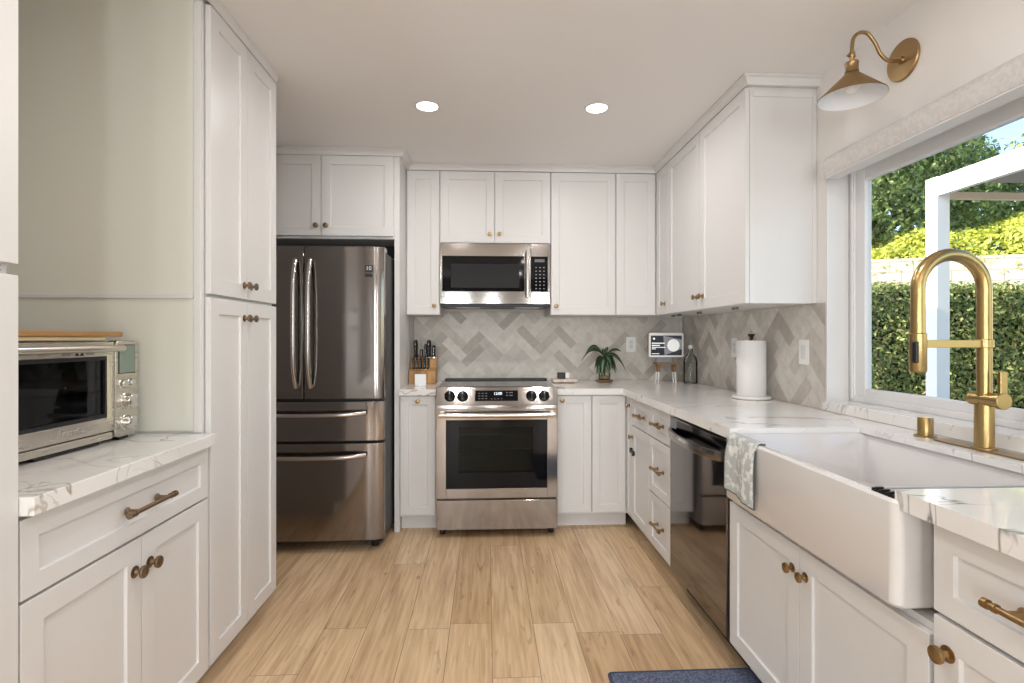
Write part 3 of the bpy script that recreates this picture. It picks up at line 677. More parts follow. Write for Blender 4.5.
# panel frame: local point on the sloped face
sl = Vector((0, 0.039, 0.104)).normalized(); nn = Vector((0, -0.104, 0.039)).normalized(); o0 = Vector((0, RY + 0.006, 0.834))
def FP(x, s, d=0): return Vector((x, 0, 0)) + o0 + sl * s + nn * d
def slope_box(g, x0, x1, s0, s1, d0, d1):
    return g.grid([[FP(x0, s0, d), FP(x1, s0, d), FP(x1, s1, d), FP(x0, s1, d)] for d in (d0, d1)])
slope_box(G(), -0.075, 0.195, 0.022, 0.090, -0.002, 0.0012).obj('display', M_GLOSSBLK, cp)
M_GLOW = mat('display_digits', (0.8, 0.9, 1, 1), 0.5, emis=(0.8, 0.92, 1, 1), emis_s=1.2)
g = G()
for i in range(3):
    for j in range(3): slope_box(g, -0.055 + i * 0.022, -0.043 + i * 0.022, 0.036 + j * 0.017, 0.039 + j * 0.017, 0.0013, 0.0016)
for x in (0.120, 0.140, 0.150):
    for s_ in (0.056, 0.073): slope_box(g, x, x + 0.012, s_, s_ + 0.004, 0.0013, 0.0016)
for i in range(4): slope_box(g, 0.025 + i * 0.021, 0.033 + i * 0.021, 0.034, 0.037, 0.0013, 0.0016)
g.obj('key_marks', M_GREYFAB, cp)
mt = Matrix.Translation(FP(0.068, 0.069, 0.0014)) @ Matrix(((1, 0, 0, 0), (0, sl.y, nn.y, 0), (0, sl.z, nn.z, 0), (0, 0, 0, 1)))
text_obj('12:00', 'clock_digits', M_GLOW, cp, 0.024, mt)
for x in (-0.233, -0.153, 0.281, 0.360):
    k = G().lathe([(0.0345, 0), (0.0345, 0.006), (0.029, 0.010), (0.0275, 0.030), (0.024, 0.033), (0.0001, 0.033)], FP(x, 0.054, 0.0), nn, 28).obj('control_knob', M_GLOSSBLK, rg, smooth=True)
    g = G(); g.box(-0.0045, 0.0045, -0.026, 0.026, 0.030, 0.040)
    bmesh.ops.transform(g.bm, verts=g.bm.verts, matrix=Matrix.Translation(FP(x, 0.054, 0)) @ Matrix(((1, 0, 0, 0), (0, sl.y, nn.y, 0), (0, sl.z, nn.z, 0), (0, 0, 0, 1))))
    g.obj('grip', M_BLACK, k, bevel=0.001)
    g = G(); g.box(-0.0012, 0.0012, 0.006, 0.024, 0.0402, 0.0408)
    bmesh.ops.transform(g.bm, verts=g.bm.verts, matrix=Matrix.Translation(FP(x, 0.054, 0)) @ Matrix(((1, 0, 0, 0), (0, sl.y, nn.y, 0), (0, sl.z, nn.z, 0), (0, 0, 0, 1))))
    g.obj('pointer', M_WHITEPL, k)
od = frame = G()
od.box(RX0 + 0.003, -0.255, RY, RY + 0.052, 0.250, 0.812).box(0.378, RX1 - 0.003, RY, RY + 0.052, 0.250, 0.812)
od.box(-0.255, 0.378, RY, RY + 0.052, 0.250, 0.310).box(-0.255, 0.378, RY, RY + 0.052, 0.738, 0.812)
odo = od.obj('oven_door', M_STEEL, rg, bevel=0.0015)
g = G().box(-0.2548, -0.178, RY + 0.004, RY + 0.05, 0.3102, 0.7378).box(0.290, 0.3778, RY + 0.004, RY + 0.05, 0.3102, 0.7378).box(-0.1778, 0.2898, RY + 0.004, RY + 0.05, 0.3102, 0.408).box(-0.1778, 0.2898, RY + 0.004, RY + 0.05, 0.690, 0.7378)
g.obj('glass_surround', M_GLOSSBLK, odo)
M_OVENIN = mat('oven_enamel', srgb(84, 86, 82), 0.35)
g = G().box(-0.1778, 0.2898, RY + 0.049, RY + 0.051, 0.408, 0.69)
g.obj('oven_interior', M_OVENIN, odo)
g = G()
for z in (0.55, 0.64): g.cyl((-0.177, RY + 0.036, z), (0.289, RY + 0.036, z), 0.0022, n=8)
for i in range(16): g.cyl((-0.165 + i * 0.029, RY + 0.040, 0.5502), (-0.165 + i * 0.029, RY + 0.040, 0.553), 0.001, n=6)
g.obj('oven_rack', M_CHROME, odo)
M_OVGL = glassy('tinted_oven_glass', (0.45, 0.47, 0.44, 1))
G().box(-0.1778, 0.2898, RY + 0.006, RY + 0.009, 0.408, 0.690).obj('oven_glass', M_OVGL, odo)
g = G(); pts = [(RX0 + 0.025 + (RX1 - RX0 - 0.05) * i / 20, RY - 0.052 - 0.006 * (1 - (2 * i / 20 - 1) ** 2), 0.775) for i in range(21)]
g.tube(pts, 0.0155, 14)
for x in (RX0 + 0.04, RX1 - 0.04): g.box(x - 0.010, x + 0.010, RY - 0.05, RY - 0.0005, 0.764, 0.786)
g.obj('handle', M_CHROME, rg, smooth=True)
G().box(RX0 + 0.003, RX1 - 0.003, RY + 0.004, RY + 0.054, 0.052, 0.236).obj('storage_drawer', M_STEEL, rg, bevel=0.003)
for x in (RX0 + 0.035, RX1 - 0.035): G().cyl((x, RY + 0.09, 0), (x, RY + 0.09, 0.046), 0.018, n=16).obj('foot', M_BLACK, rg)

# ------------------------------------------------------------------ microwave
mw = thing('microwave', 'stainless over-the-range microwave mounted above the range', 'microwave', (0.06, 3.8, 1.485))
MX0, MX1, MY, MZ0, MZ1 = -0.325, 0.441, 3.62, 1.488, 1.908
G().box(MX0 + 0.002, MX1 - 0.002, MY + 0.045, YB - 0.002, MZ0 + 0.004, MZ1 - 0.001).obj('body', M_DARK, mw)
G().box(MX0, -0.3095 + 0.0, MY, MY + 0.044, MZ0, MZ1).box(-0.3095, 0.262, MY, MY + 0.044, MZ0, 1.574).box(-0.3095, 0.262, MY, MY + 0.044, 1.820, MZ1).box(0.262, 0.305, MY, MY + 0.044, MZ0, MZ1).obj('door', M_STEEL, mw, bevel=0.001)
G().box(-0.3093, 0.2618, MY + 0.003, MY + 0.04, 1.5742, 1.8198).obj('door_glass', M_GLOSSBLK, mw)
M_MWIN = mat('perforated_screen', srgb(26, 25, 25), 0.3, spec=0.2)
G().box(-0.250, 0.225, MY + 0.0018, MY + 0.0028, 1.600, 1.765).obj('window_screen', M_MWIN, mw)
G().box(0.307, MX1, MY, MY + 0.044, MZ0, 1.574).box(0.307, MX1, MY, MY + 0.044, 1.818, MZ1).box(0.424, MX1, MY, MY + 0.044, 1.574, 1.818).obj('side_trim', M_STEEL, mw, bevel=0.001)
kp = G().box(0.307, 0.4238, MY + 0.001, MY + 0.044, 1.5742, 1.8178).obj('keypad', M_GLOSSBLK, mw)
g = G().box(0.333, 0.402, MY + 0.0002, MY + 0.0009, 1.780, 1.800)
g.obj('display', mat('lcd_grey', srgb(96, 104, 108), 0.4), kp)
g = G()
for j in range(7):
    for i in range(3): g.box(0.338 + i * 0.027, 0.348 + i * 0.027, MY + 0.0003, MY + 0.0009, 1.592 + j * 0.0245, 1.598 + j * 0.0245)
g.obj('key_marks', M_GREYFAB, kp)
g = G(); pts = [(0.280, MY - 0.034 - 0.006 * (1 - (2 * i / 16 - 1) ** 2), 1.535 + 0.32 * i / 16) for i in range(17)]
g.tube(pts, 0.0125, 14)
for z in (1.56, 1.83): g.box(0.272, 0.288, MY - 0.034, MY - 0.0005, z - 0.008, z + 0.008)
g.obj('handle', M_CHROME, mw, smooth=True)
G().box(MX0 + 0.01, MX1 - 0.01, MY + 0.02, MY + 0.34, 1.468, MZ0 - 0.0005).obj('vent_underside', M_BLACK, mw, bevel=0.003)
for x in (-0.22, 0.20): G().box(x, x + 0.17, MY + 0.06, MY + 0.2, 1.463, 1.4675).obj('grease_filter', M_ROD, mw)

# ------------------------------------------------------------------ backsplash tiles (herringbone, laid at 45 degrees)
def clip(poly, a0, a1, z0, z1):
    for ax, lim, sg in ((0, a0, 1), (0, a1, -1), (1, z0, 1), (1, z1, -1)):
        out = []
        for i in range(len(poly)):
            p, q = poly[i - 1], poly[i]; dp, dq = (p[ax] - lim) * sg, (q[ax] - lim) * sg
            if (dp >= 0) != (dq >= 0):
                t = dp / (dp - dq); out.append((p[0] + (q[0] - p[0]) * t, p[1] + (q[1] - p[1]) * t))
            if dq >= 0: out.append(q)
        poly = out
        if len(poly) < 3: return []
    return poly
def herring(rects, F, name, off, seed):
    rnd = random.Random(seed); W = 0.0672; gr = 0.0011; th = 0.006; c = math.cos(PI / 4)
    me_v, me_f, tones = [], [], []
    a_lo = min(r[0] for r in rects); a_hi = max(r[1] for r in rects); N_ = 60
    for j in range(-N_, N_):
        for i in range(-N_, N_):
            k = (i - j) % 6
            if k == 0: rc = (i, i + 3, j, j + 1)
            elif k == 5: rc = (i, i + 1, j, j + 3)
            else: continue
            u0, u1, v0, v1 = [q * W for q in rc]; u0 += gr; v0 += gr; u1 -= gr; v1 -= gr
            P = [((u - v) * c + off[0], (u + v) * c + off[1]) for u, v in ((u0, v0), (u1, v0), (u1, v1), (u0, v1))]
            if max(p[0] for p in P) < a_lo or min(p[0] for p in P) > a_hi or max(p[1] for p in P) < 0.9 or min(p[1] for p in P) > 1.95: continue
            tone = rnd.choice([0.0, 0.15, 0.35, 0.5, 0.5, 0.65, 0.8, 1.0]) + rnd.uniform(-.06, .06)
            for r in rects:
                Q = clip(P, *r)
                if len(Q) < 3: continue
                b = len(me_v); n = len(Q)
                me_v += [tuple(F(a, z, th)) for a, z in Q] + [tuple(F(a, z, 0.003)) for a, z in Q]
                me_f.append(list(range(b, b + n))); tones.append(tone)
                for q in range(n): me_f.append([b + q, b + (q + 1) % n, b + n + (q + 1) % n, b + n + q]); tones.append(tone)
    me = bpy.data.meshes.new(name); me.from_pydata(me_v, [], me_f); me.materials.append(M_TILE)
    at = me.attributes.new('tone', 'FLOAT', 'FACE')
    for q, t_ in enumerate(tones): at.data[q].value = t_
    bm = bmesh.new(); bm.from_mesh(me); bmesh.ops.recalc_face_normals(bm, faces=bm.faces); bm.to_mesh(me); bm.free()
    return me
def backsplash(name, label, rects, F, off, seed, loc):
    t = thing(name, label, 'backsplash', loc)
    me = herring(rects, F, 'tiles', off, seed); me.transform(Matrix.Translation(-Vector(loc)))
    o = bpy.data.objects.new('tiles', me); C.objects.link(o); o.parent = t
    g = G()
    for a0, a1, z0, z1 in rects: g.prism([(a0, z0), (a1, z0), (a1, z1), (a0, z1)], 0.0005, 0.0045, F)
    g.obj('grout', M_GROUT, t)
backsplash('tile_backsplash', 'greige herringbone tile backsplash on the back wall behind the range', [(XFR + 0.001, RX0, ZT + 0.001, 1.411), (RX0, RX1, 0.90, 1.455), (RX1, XW - 0.007, ZT + 0.001, 1.411)], face_back(YB), (-0.47 + 0.03, 1.02), 5, (0.4, YB, 1.15))
backsplash('tile_backsplash', 'greige herringbone tile backsplash on the window wall behind the paper towels', [(WY1 + 0.004, YB - 0.007, ZT + 0.001, 1.411)], face_right(XW), (2.86, 0.92), 11, (XW, 3.1, 1.15))

# ------------------------------------------------------------------ outlets and switches
def plate(F, a, z, w, h, label, kind):
    t = thing('wall_switch' if kind == 'switch' else 'power_outlet', label, 'switch' if kind == 'switch' else 'outlet', tuple(F(a, z, 0.006)))
    G().prism(rrect(a - w / 2, a + w / 2, z - h / 2, z + h / 2, 0.006, 3), 0.0062, 0.011, F).obj('cover_plate', M_WHITEPL, t, bevel=0.001)
    if kind == 'outlet':
        G().prism(rrect(a - 0.017, a + 0.017, z - 0.034, z + 0.034, 0.008, 3), 0.0112, 0.0135, F).obj('socket', M_TRIM, t)
        g = G()
        for s_ in (-1, 1):
            for q in (-0.006, 0.006): g.prism([(a + q - 0.001, z + s_ * 0.018 - 0.004), (a + q + 0.001, z + s_ * 0.018 - 0.004), (a + q + 0.001, z + s_ * 0.018 + 0.005), (a + q - 0.001, z + s_ * 0.018 + 0.005)], 0.0136, 0.0139, F)
        g.obj('slots', M_DARK, t)
    else:
        G().prism(rrect(a - 0.017, a + 0.017, z - 0.034, z + 0.034, 0.003, 3), 0.0112, 0.0150, F).obj('rocker', M_TRIM, t, bevel=0.0008)
plate(face_back(YB), 1.125, 1.200, 0.075, 0.118, 'white outlet plate on the back wall between plant and smart display', 'outlet')
plate(face_right(XW), 3.15, 1.190, 0.075, 0.118, 'white outlet plate on the tiled wall behind the paper towel roll', 'outlet')
plate(face_right(XW), 2.445, 1.182, 0.075, 0.120, 'white light switch on the tiled wall next to the window', 'switch')

# ------------------------------------------------------------------ wall lamp
SX, SY, SZ = XW, 1.850, 2.276
sc = thing('wall_lamp', 'antique brass gooseneck wall lamp with a cone shade above the window', 'lamp', (SX, SY, SZ))
G().lathe([(0.0001, 0.0), (0.073, 0.0), (0.073, 0.006), (0.070, 0.010), (0.014, 0.011), (0.012, 0.018), (0.0001, 0.018)], (SX - 0.0005, SY, SZ), (-1, 0, 0), 40).obj('wall_plate', M_BRASS, sc, smooth=True)
ctrl = [(0, 0), (0.045, -0.004), (0.078, 0.020), (0.100, 0.062), (0.130, 0.096), (0.162, 0.096), (0.183, 0.072), (0.188, 0.026)]
def catmull(P, n=6):
    out = []
    Q = [P[0]] + P + [P[-1]]
    for i in range(1, len(Q) - 2):
        for k in range(n):
            t_ = k / n; p0, p1, p2, p3 = Q[i - 1], Q[i], Q[i + 1], Q[i + 2]
            out.append(tuple(0.5 * (2 * p1[d] + (p2[d] - p0[d]) * t_ + (2 * p0[d] - 5 * p1[d] + 4 * p2[d] - p3[d]) * t_ ** 2 + (3 * p1[d] - p0[d] - 3 * p2[d] + p3[d]) * t_ ** 3) for d in range(len(p0))))
    out.append(P[-1]); return out
G().tube([(SX - 0.012 - a, SY, SZ + b) for a, b in catmull(ctrl)], 0.0065, 14).obj('gooseneck_arm', M_BRASS, sc, smooth=True)
hx = SX - 0.200; hz = SZ + 0.020
G().lathe([(0.008, 0.006), (0.011, 0.0), (0.011, -0.012), (0.008, -0.018), (0.008, -0.030), (0.021, -0.032), (0.023, -0.036), (0.021, -0.040), (0.021, -0.062), (0.023, -0.066), (0.023, -0.070), (0.0001, -0.070)], (hx, SY, hz), (0, 0, 1), 28).cyl((hx - 0.022, SY - 0.006, hz - 0.012), (hx + 0.012, SY - 0.0, hz - 0.010), 0.0035, n=10).obj('socket_cup', M_BRASS, sc, smooth=True)
th_ = [(0.020, -0.068), (0.026, -0.078), (0.110, -0.158), (0.1115, -0.163)]
G().lathe(th_ , (hx, SY, hz), (0, 0, 1), 48).obj('shade', M_BRASS, sc, smooth=True)
G().lathe([(r - 0.0015, h - 0.001) for r, h in th_[:3]] + [(0.1105, -0.1632)], (hx, SY, hz), (0, 0, 1), 48).obj('shade_lining', M_LAMPIN, sc, smooth=True)
G().lathe([(0.0001, -0.072), (0.012, -0.075), (0.014, -0.09), (0.026, -0.115), (0.026, -0.128), (0.016, -0.142), (0.0001, -0.147)], (hx, SY, hz), (0, 0, 1), 24).obj('bulb', M_WHITEPL, sc, smooth=True)

# ------------------------------------------------------------------ recessed ceiling lights
names = ['round recessed ceiling light nearer the refrigerator', 'round recessed ceiling light nearer the window wall cabinets']
for i, (x, y) in enumerate(CAN_XY):
    lab = names[i] if i < 2 else 'round recessed ceiling light added out of view to brighten the room'
    t = thing('ceiling_light', lab, 'ceiling light', (x, y, ZC), group=None if i < 2 else 'added recessed lights out of view')
    G().lathe([(0.054, -0.0005), (0.066, -0.0005), (0.068, -0.004), (0.056, -0.005), (0.054, -0.002)], (x, y, ZC), (0, 0, 1), 40).obj('trim_ring', M_TRIM, t, smooth=True)
    G().lathe([(0.0001, -0.0025), (0.0538, -0.0025)], (x, y, ZC), (0, 0, 1), 40).obj('diffuser', M_LIGHT, t)
    light('ceiling_lamp', 'AREA', (x, y, ZC - 0.008), 5.0, (1.0, 0.975, 0.965), 0.10, aim=(0, 0, -1))

# ------------------------------------------------------------------ toaster oven and boards
TO = thing('toaster_oven', 'stainless toaster oven with glass door and side control knobs', 'toaster oven', (-1.172, 1.803, ZT + 0.0), rz=math.radians(-2.0))
# local frame: +x out of the front, y from -0.48 (near) to 0 (far), z up
def lobj(g, name, m, par=None, **k): return g.obj(name, m, par or TO, shift=False, **k)
TH = 0.318
lobj(G().box(-0.36, -0.028, -0.555, -0.004, 0.020, TH), 'body', M_STEELV, bevel=0.012, seg=3)
g = G().box(-0.027, 0.0, -0.555, -0.108, 0.012, 0.034); lobj(g, 'front_plinth', M_STEELV, bevel=0.003)
# control panel at the far end
pr = rrect(-0.104, -0.002, 0.012, TH + 0.002, 0.018, 6)
g = G().grid([[Vector((x, y, z)) for y, z in pr] for x in (-0.0275, 0.004)]); pnl = lobj(g, 'control_panel', M_STEELV, bevel=0.003)
lobj(G().box(0.0042, 0.006, -0.088, -0.020, 0.216, 0.304), 'display', mat('lcd_green_grey', srgb(128, 142, 130), 0.25), pnl)
lobj(G().box(0.0041, 0.005, -0.091, -0.017, 0.213, 0.307), 'display_bezel', M_BLACK, pnl)
for (y, z, r, hgt) in ((-0.078, 0.182, 0.0140, 0.014), (-0.042, 0.184, 0.0110, 0.012), (-0.060, 0.126, 0.0230, 0.026), (-0.060, 0.056, 0.0230, 0.026)):
    lobj(G().lathe([(r * 1.15, 0), (r * 1.15, 0.003), (r, 0.005), (r * 0.93, hgt), (r * 0.8, hgt + 0.002), (0.0001, hgt + 0.002)], (0.0042, y, z), (1, 0, 0), 24), 'control_knob', M_CHROME, pnl, smooth=True)
# door
fw = 0.050
yd0, yd1, zd0, zd1 = -0.552, -0.107, 0.038, TH - 0.002
iy0, iy1, iz0, iz1 = yd0 + fw, yd1 - 0.028, zd0 + 0.044, zd1 - 0.044
g = G().box(-0.027, 0.002, yd0, iy0, zd0, zd1).box(-0.027, 0.002, iy1, yd1, zd0, zd1).box(-0.027, 0.002, iy0, iy1, zd0, iz0).box(-0.027, 0.002, iy0, iy1, iz1, zd1)
td = lobj(g, 'door', M_STEELV)
g = G()
for a0, a1, b0, b1 in ((iy0, iy0 + 0.012, iz0, iz1), (iy1 - 0.012, iy1, iz0, iz1), (iy0 + 0.012, iy1 - 0.012, iz0, iz0 + 0.012), (iy0 + 0.012, iy1 - 0.012, iz1 - 0.012, iz1)): g.box(-0.010, 0.0045, a0 + 0.0002, a1, b0, b1)
lobj(g, 'window_gasket', M_BLACK, td)
g = G().box(-0.010, 0.0050, iy1 - 0.004, iy1 + 0.016, iz0 - 0.008, iz1 + 0.008)
M_CREAM = mat('polished_door_bezel', srgb(222, 214, 190), 0.25, 0.6)
lobj(g, 'window_bezel', M_CREAM, td, bevel=0.002)
lobj(G().box(-0.004, -0.002, iy0 + 0.0125, iy1 - 0.0125, iz0 + 0.0125, iz1 - 0.0125), 'glass', glassy('toaster_glass', (0.35, 0.36, 0.37, 1)), td)
lobj(G().box(-0.027, -0.022, iy0 + 0.013, iy1 - 0.013, iz0 + 0.013, iz1 - 0.013), 'oven_cavity', mat('dark_cavity', srgb(44, 46, 50), 0.3), td)
g = G().cyl((-0.012, iy0 + 0.014, 0.170), (-0.012, iy1 - 0.014, 0.165), 0.0028, n=8)
for i in range(30): g.cyl((-0.012, iy0 + 0.02 + i * 0.0112, 0.162), (-0.020, iy0 + 0.02 + i * 0.0112, 0.158), 0.0016, n=6)
lobj(g, 'wire_rack', M_CHROME, td)
g = G().tube([(0.034, -0.545 + 0.435 * i / 8, 0.296) for i in range(9)], 0.0105, 14)
for y in (-0.530, -0.122): g.box(0.0022, 0.036, y - 0.008, y + 0.008, 0.287, 0.304)
lobj(g, 'handle', M_STEELV, td, smooth=True)
g = G()
for y0_ in (-0.30, -0.215):
    g.box(0.0021, 0.0026, y0_, y0_ + 0.03, 0.282, 0.2835).box(0.0021, 0.0026, y0_, y0_ + 0.03, 0.278, 0.2795)
for k in range(2): g.grid([[Vector((x, -0.256 + k * 0.017, 0.276)), Vector((x, -0.240 + k * 0.017, 0.276)), Vector((x, -0.248 + k * 0.017, 0.288))] for x in (0.0021, 0.0027)])
lobj(g, 'warning_mark', M_BLACK, td)
for y in (-0.52, -0.05):
    for x in (-0.32, -0.05): lobj(G().box(x, x + 0.04, y - 0.02, y + 0.025, 0.0, 0.0195), 'foot', M_BLACK, bevel=0.004)
lobj(G().box(-0.022, -0.004, -0.38, -0.16, 0.004, 0.0115), 'crumb_tray', M_DARK)
mt = Matrix(((0, 0, 1, 0.0021), (1, 0, 0, -0.335), (0, 1, 0, 0.060), (0, 0, 0, 1)))
cu = bpy.data.curves.new('logo', 'FONT'); cu.body = 'Breville'; cu.size = 0.026; cu.extrude = 0.0006; cu.align_x = 'LEFT'; cu.align_y = 'CENTER'
tt = bpy.data.objects.new('logo', cu); C.objects.link(tt); bpy.context.view_layer.update()
me = bpy.data.meshes.new_from_object(tt.evaluated_get(bpy.context.evaluated_depsgraph_get())); C.objects.unlink(tt); bpy.data.objects.remove(tt)
me.transform(Matrix.Translation((0, 0.03, 0)) @ mt); me.materials.clear(); me.materials.append(M_CHROME); lo = bpy.data.objects.new('logo', me); C.objects.link(lo); lo.parent = td
def board(x0, x1, y0, y1, z0, z1, r, m, label):
    g = G().grid([[Vector((x, y, z)) for x, y in rrect(x0, x1, y0, y1, r, 5)] for z in (z0, z1)])
    return tag(g.obj('cutting_board', m, bevel=0.003), label, 'cutting board')
zt_ = ZT + TH + 0.0035
board(-1.50, -1.185, 1.28, 1.690, zt_, zt_ + 0.010, 0.02, M_WBOARD2, 'pale thin bamboo cutting board lying on top of the toaster oven')
board(-1.51, -1.178, 1.26, 1.755, zt_ + 0.0105, zt_ + 0.027, 0.018, M_WBOARD, 'thick brown wooden cutting board, topmost on the toaster oven')

# ------------------------------------------------------------------ knife block and knives
KX, KY = -0.460, 3.79
kb = thing('knife_block', 'acacia wood knife block full of black handled knives', 'knife block', (KX, KY, ZT))
prof = [(-0.055, 0), (0.085, 0), (0.085, 0.195), (0.020, 0.170), (0.020, 0.115), (-0.055, 0.090)]
G().grid([[Vector((x, KY + a, ZT + 0.0005 + b)) for a, b in prof] for x in (KX - 0.096, KX + 0.092)]).obj('block', M_WBLOCK, kb, bevel=0.003)
def knife(x, y, z, L, r, label, tilt=0.35, grp=None):
    t = thing('kitchen_knife', label, 'knife', (x, y, z), grp)
    dv = Vector((0, -math.sin(tilt), math.cos(tilt))); p = Vector((x, y, z))
    G().tube([p + dv * (L * q) for q in (0.0, 0.1, 0.3, 0.6, 0.85, 1.0)], [r * 0.9, r, r * 0.9, r * 1.05, r * 1.1, r * 0.8], 10, flat=0.6).obj('handle', M_BLACK, t, smooth=True)
    G().box(x - r * 0.5, x + r * 0.5, y - 0.002, y + 0.002, z - 0.012, z + 0.004).obj('bolster', M_CHROME, t)
    g = G()
    for q in (0.25, 0.5, 0.75):
        c_ = p + dv * (L * q); g.cyl(c_ + Vector((0, -r * 0.95, 0)), c_ + Vector((0, -r * 1.12, 0)), 0.0022, n=8)
    g.obj('rivets', M_CHROME, t)
for i in range(5):
    knife(KX - 0.066 + i * 0.026, KY - 0.018, ZT + 0.106, 0.085, 0.0115, 'small black handled steak knife in the front row of the knife block', grp='steak knives in the knife block')
knife(KX - 0.060, KY + 0.048, ZT + 0.186, 0.130, 0.018, 'long black handled knife at the refrigerator end of the knife block', 0.15)
knife(KX - 0.018, KY + 0.048, ZT + 0.186, 0.060, 0.014, 'short black handled knife between the taller knives of the block', 0.15)
knife(KX + 0.014, KY + 0.052, ZT + 0.186, 0.100, 0.015, 'medium black handled knife beside the tallest central knife', 0.15)
knife(KX + 0.036, KY + 0.055, ZT + 0.190, 0.125, 0.018, 'tall central black handled knife in the back row', 0.15)
knife(KX + 0.070, KY + 0.050, ZT + 0.190, 0.085, 0.016, 'black handled knife at the range end of the block', 0.12)
cd = thing('card_holder', 'small white card in a stand in front of the knife block', 'card holder', (-0.457, 3.60, ZT))
G().box(-0.495, -0.418, 3.597, 3.601, ZT + 0.003, ZT + 0.080).obj('card', M_WHITEPL, cd, bevel=0.001)
G().box(-0.490, -0.423, 3.585, 3.615, ZT + 0.0003, ZT + 0.006).obj('stand', M_WHITEPL, cd, bevel=0.001)

# ------------------------------------------------------------------ gadget on tray
tr = thing('marble_tray', 'small rose veined marble tray behind the range corner', 'tray', (0.575, 3.83, ZT))
g = G().grid([[Vector((x, y, z)) for x, y in rrect(0.478, 0.665, 3.76, 3.90, 0.012, 4)] for z in (ZT + 0.006, ZT + 0.028)]); g.obj('plate', M_COPPERM, tr, bevel=0.002)
for x in (0.500, 0.642):
    for y in (3.78, 3.88): G().cyl((x, y, ZT + 0.0003), (x, y, ZT + 0.006), 0.008, n=12).obj('foot', M_COPPERM, tr)
gd = thing('kitchen_timer', 'small black and white block timer on the marble tray', 'timer', (0.575, 3.83, ZT + 0.0285))
G().box(0.520, 0.578, 3.815, 3.850, ZT + 0.0285, ZT + 0.073).obj('display_half', M_BLACK, gd, bevel=0.005)
G().box(0.5785, 0.612, 3.815, 3.850, ZT + 0.0285, ZT + 0.073).obj('white_half', M_WHITEPL, gd, bevel=0.005)

# ------------------------------------------------------------------ plant in a glass vase
def leafmat(name, c, mid):
    m = mat(name, c, 0.35); N, L = m.node_tree.nodes, m.node_tree.links
    a = N.new('ShaderNodeAttribute'); a.attribute_name = 'across'
    r = ramp(N, [(0.0, mid), (0.35, c), (1.0, c)]); L.new(a.outputs['Fac'], r.inputs[0]); L.new(r.outputs[0], N['Principled BSDF'].inputs['Base Color'])
    return m
M_PLANT = leafmat('dark_green_leaf', srgb(34, 54, 34), srgb(104, 136, 92))
PXc, PYc = 0.878, 3.855
pl = thing('potted_plant', 'dark green strappy leaved plant rooted in a small glass vase', 'plant', (PXc, PYc, ZT))
G().lathe([(0.0001, 0.0006), (0.055, 0.0006), (0.062, 0.006), (0.062, 0.014), (0.056, 0.018), (0.0001, 0.016)], (PXc, PYc, ZT), (0, 0, 1), 32).obj('saucer', mat('brown_saucer', srgb(120, 92, 64), 0.5), pl, smooth=True)
G().lathe([(0.0001, 0.019), (0.036, 0.019), (0.044, 0.030), (0.044, 0.060), (0.034, 0.085), (0.030, 0.098)], (PXc, PYc, ZT), (0, 0, 1), 28).obj('vase', M_VASE, pl, smooth=True)
G().lathe([(0.0001, 0.021), (0.033, 0.021), (0.041, 0.031), (0.041, 0.045), (0.0001, 0.046)], (PXc, PYc, ZT), (0, 0, 1), 28).obj('pebbles', mat('tan_pebbles', srgb(166, 142, 112), 0.9, bump=(80, 1.0, (1, 1, 1))), pl, smooth=True)
G().tube([(PXc, PYc, ZT + 0.045), (PXc + 0.004, PYc, ZT + 0.10), (PXc, PYc, ZT + 0.165), (PXc + 0.003, PYc, ZT + 0.205)], [0.006, 0.006, 0.007, 0.005], 8).obj('stem', mat('plant_stem', srgb(86, 84, 56), 0.7), pl, smooth=True)
# (dx, dz of tip, dy, arch height, width)
for dx, dz, dy, ar, w in ((-0.155, 0.0, -0.02, 0.075, 0.036), (-0.165, -0.03, 0.03, 0.07, 0.028), (0.13, 0.04, 0.02, 0.03, 0.028), (0.155, -0.10, -0.02, 0.06, 0.036), (0.10, -0.105, 0.03, 0.055, 0.030),
                          (-0.070, -0.13, -0.06, 0.03, 0.040), (-0.040, -0.145, -0.09, 0.03, 0.048), (0.020, -0.12, -0.07, 0.03, 0.038), (0.050, -0.09, -0.05, 0.04, 0.036), (0.030, 0.075, 0.02, 0.01, 0.022), (-0.02, 0.06, -0.03, 0.01, 0.020), (0.075, -0.12, -0.04, 0.04, 0.032), (-0.06, -0.09, 0.06, 0.04, 0.03)):
    b0 = Vector((PXc, PYc, ZT + 0.185)); n = 14; me = bpy.data.meshes.new('leaf'); vs = []; w *= 1.3; fs = []; ac = []
    tip = Vector((dx, dy, dz)); sdv = Vector((tip.y, -tip.x, 0)); sdv = sdv.normalized() if sdv.length > 1e-4 else Vector((1, 0, 0))
    if abs(dx) < 0.08: sdv = (sdv + Vector((1.5, 0, 0)) * (1 if sdv.x >= 0 else -1)).normalized()
    else: sdv = (sdv + Vector((0, 0, 0.8))).normalized()
    for i in range(n + 1):
        u = i / n; c_ = b0 + tip * u + Vector((0, 0, ar * 4 * u * (1 - u))); ww = w * 0.5 * (math.sin(PI * min(1, u ** 0.75)) ** 0.8 + 0.05) * (1 - 0.1 * u)
        for k in (-1, 0, 1): vs.append(c_ + sdv * ww * k + Vector((0, 0.0, 0.004 * abs(k)))); ac.append(abs(k))
        if i:
            q = (i - 1) * 3
            fs += [(q, q + 1, q + 4, q + 3), (q + 1, q + 2, q + 5, q + 4)]
    org = Vector((PXc, PYc, ZT)); me.from_pydata([tuple(v - org) for v in vs], [], fs); me.materials.append(M_PLANT)
    at = me.attributes.new('across', 'FLOAT', 'POINT')
    for q, v_ in enumerate(ac): at.data[q].value = v_
    for p in me.polygons: p.use_smooth = True
    o = bpy.data.objects.new('leaf', me); C.objects.link(o); o.parent = pl
    so = o.modifiers.new('solid', 'SOLIDIFY'); so.thickness = 0.001

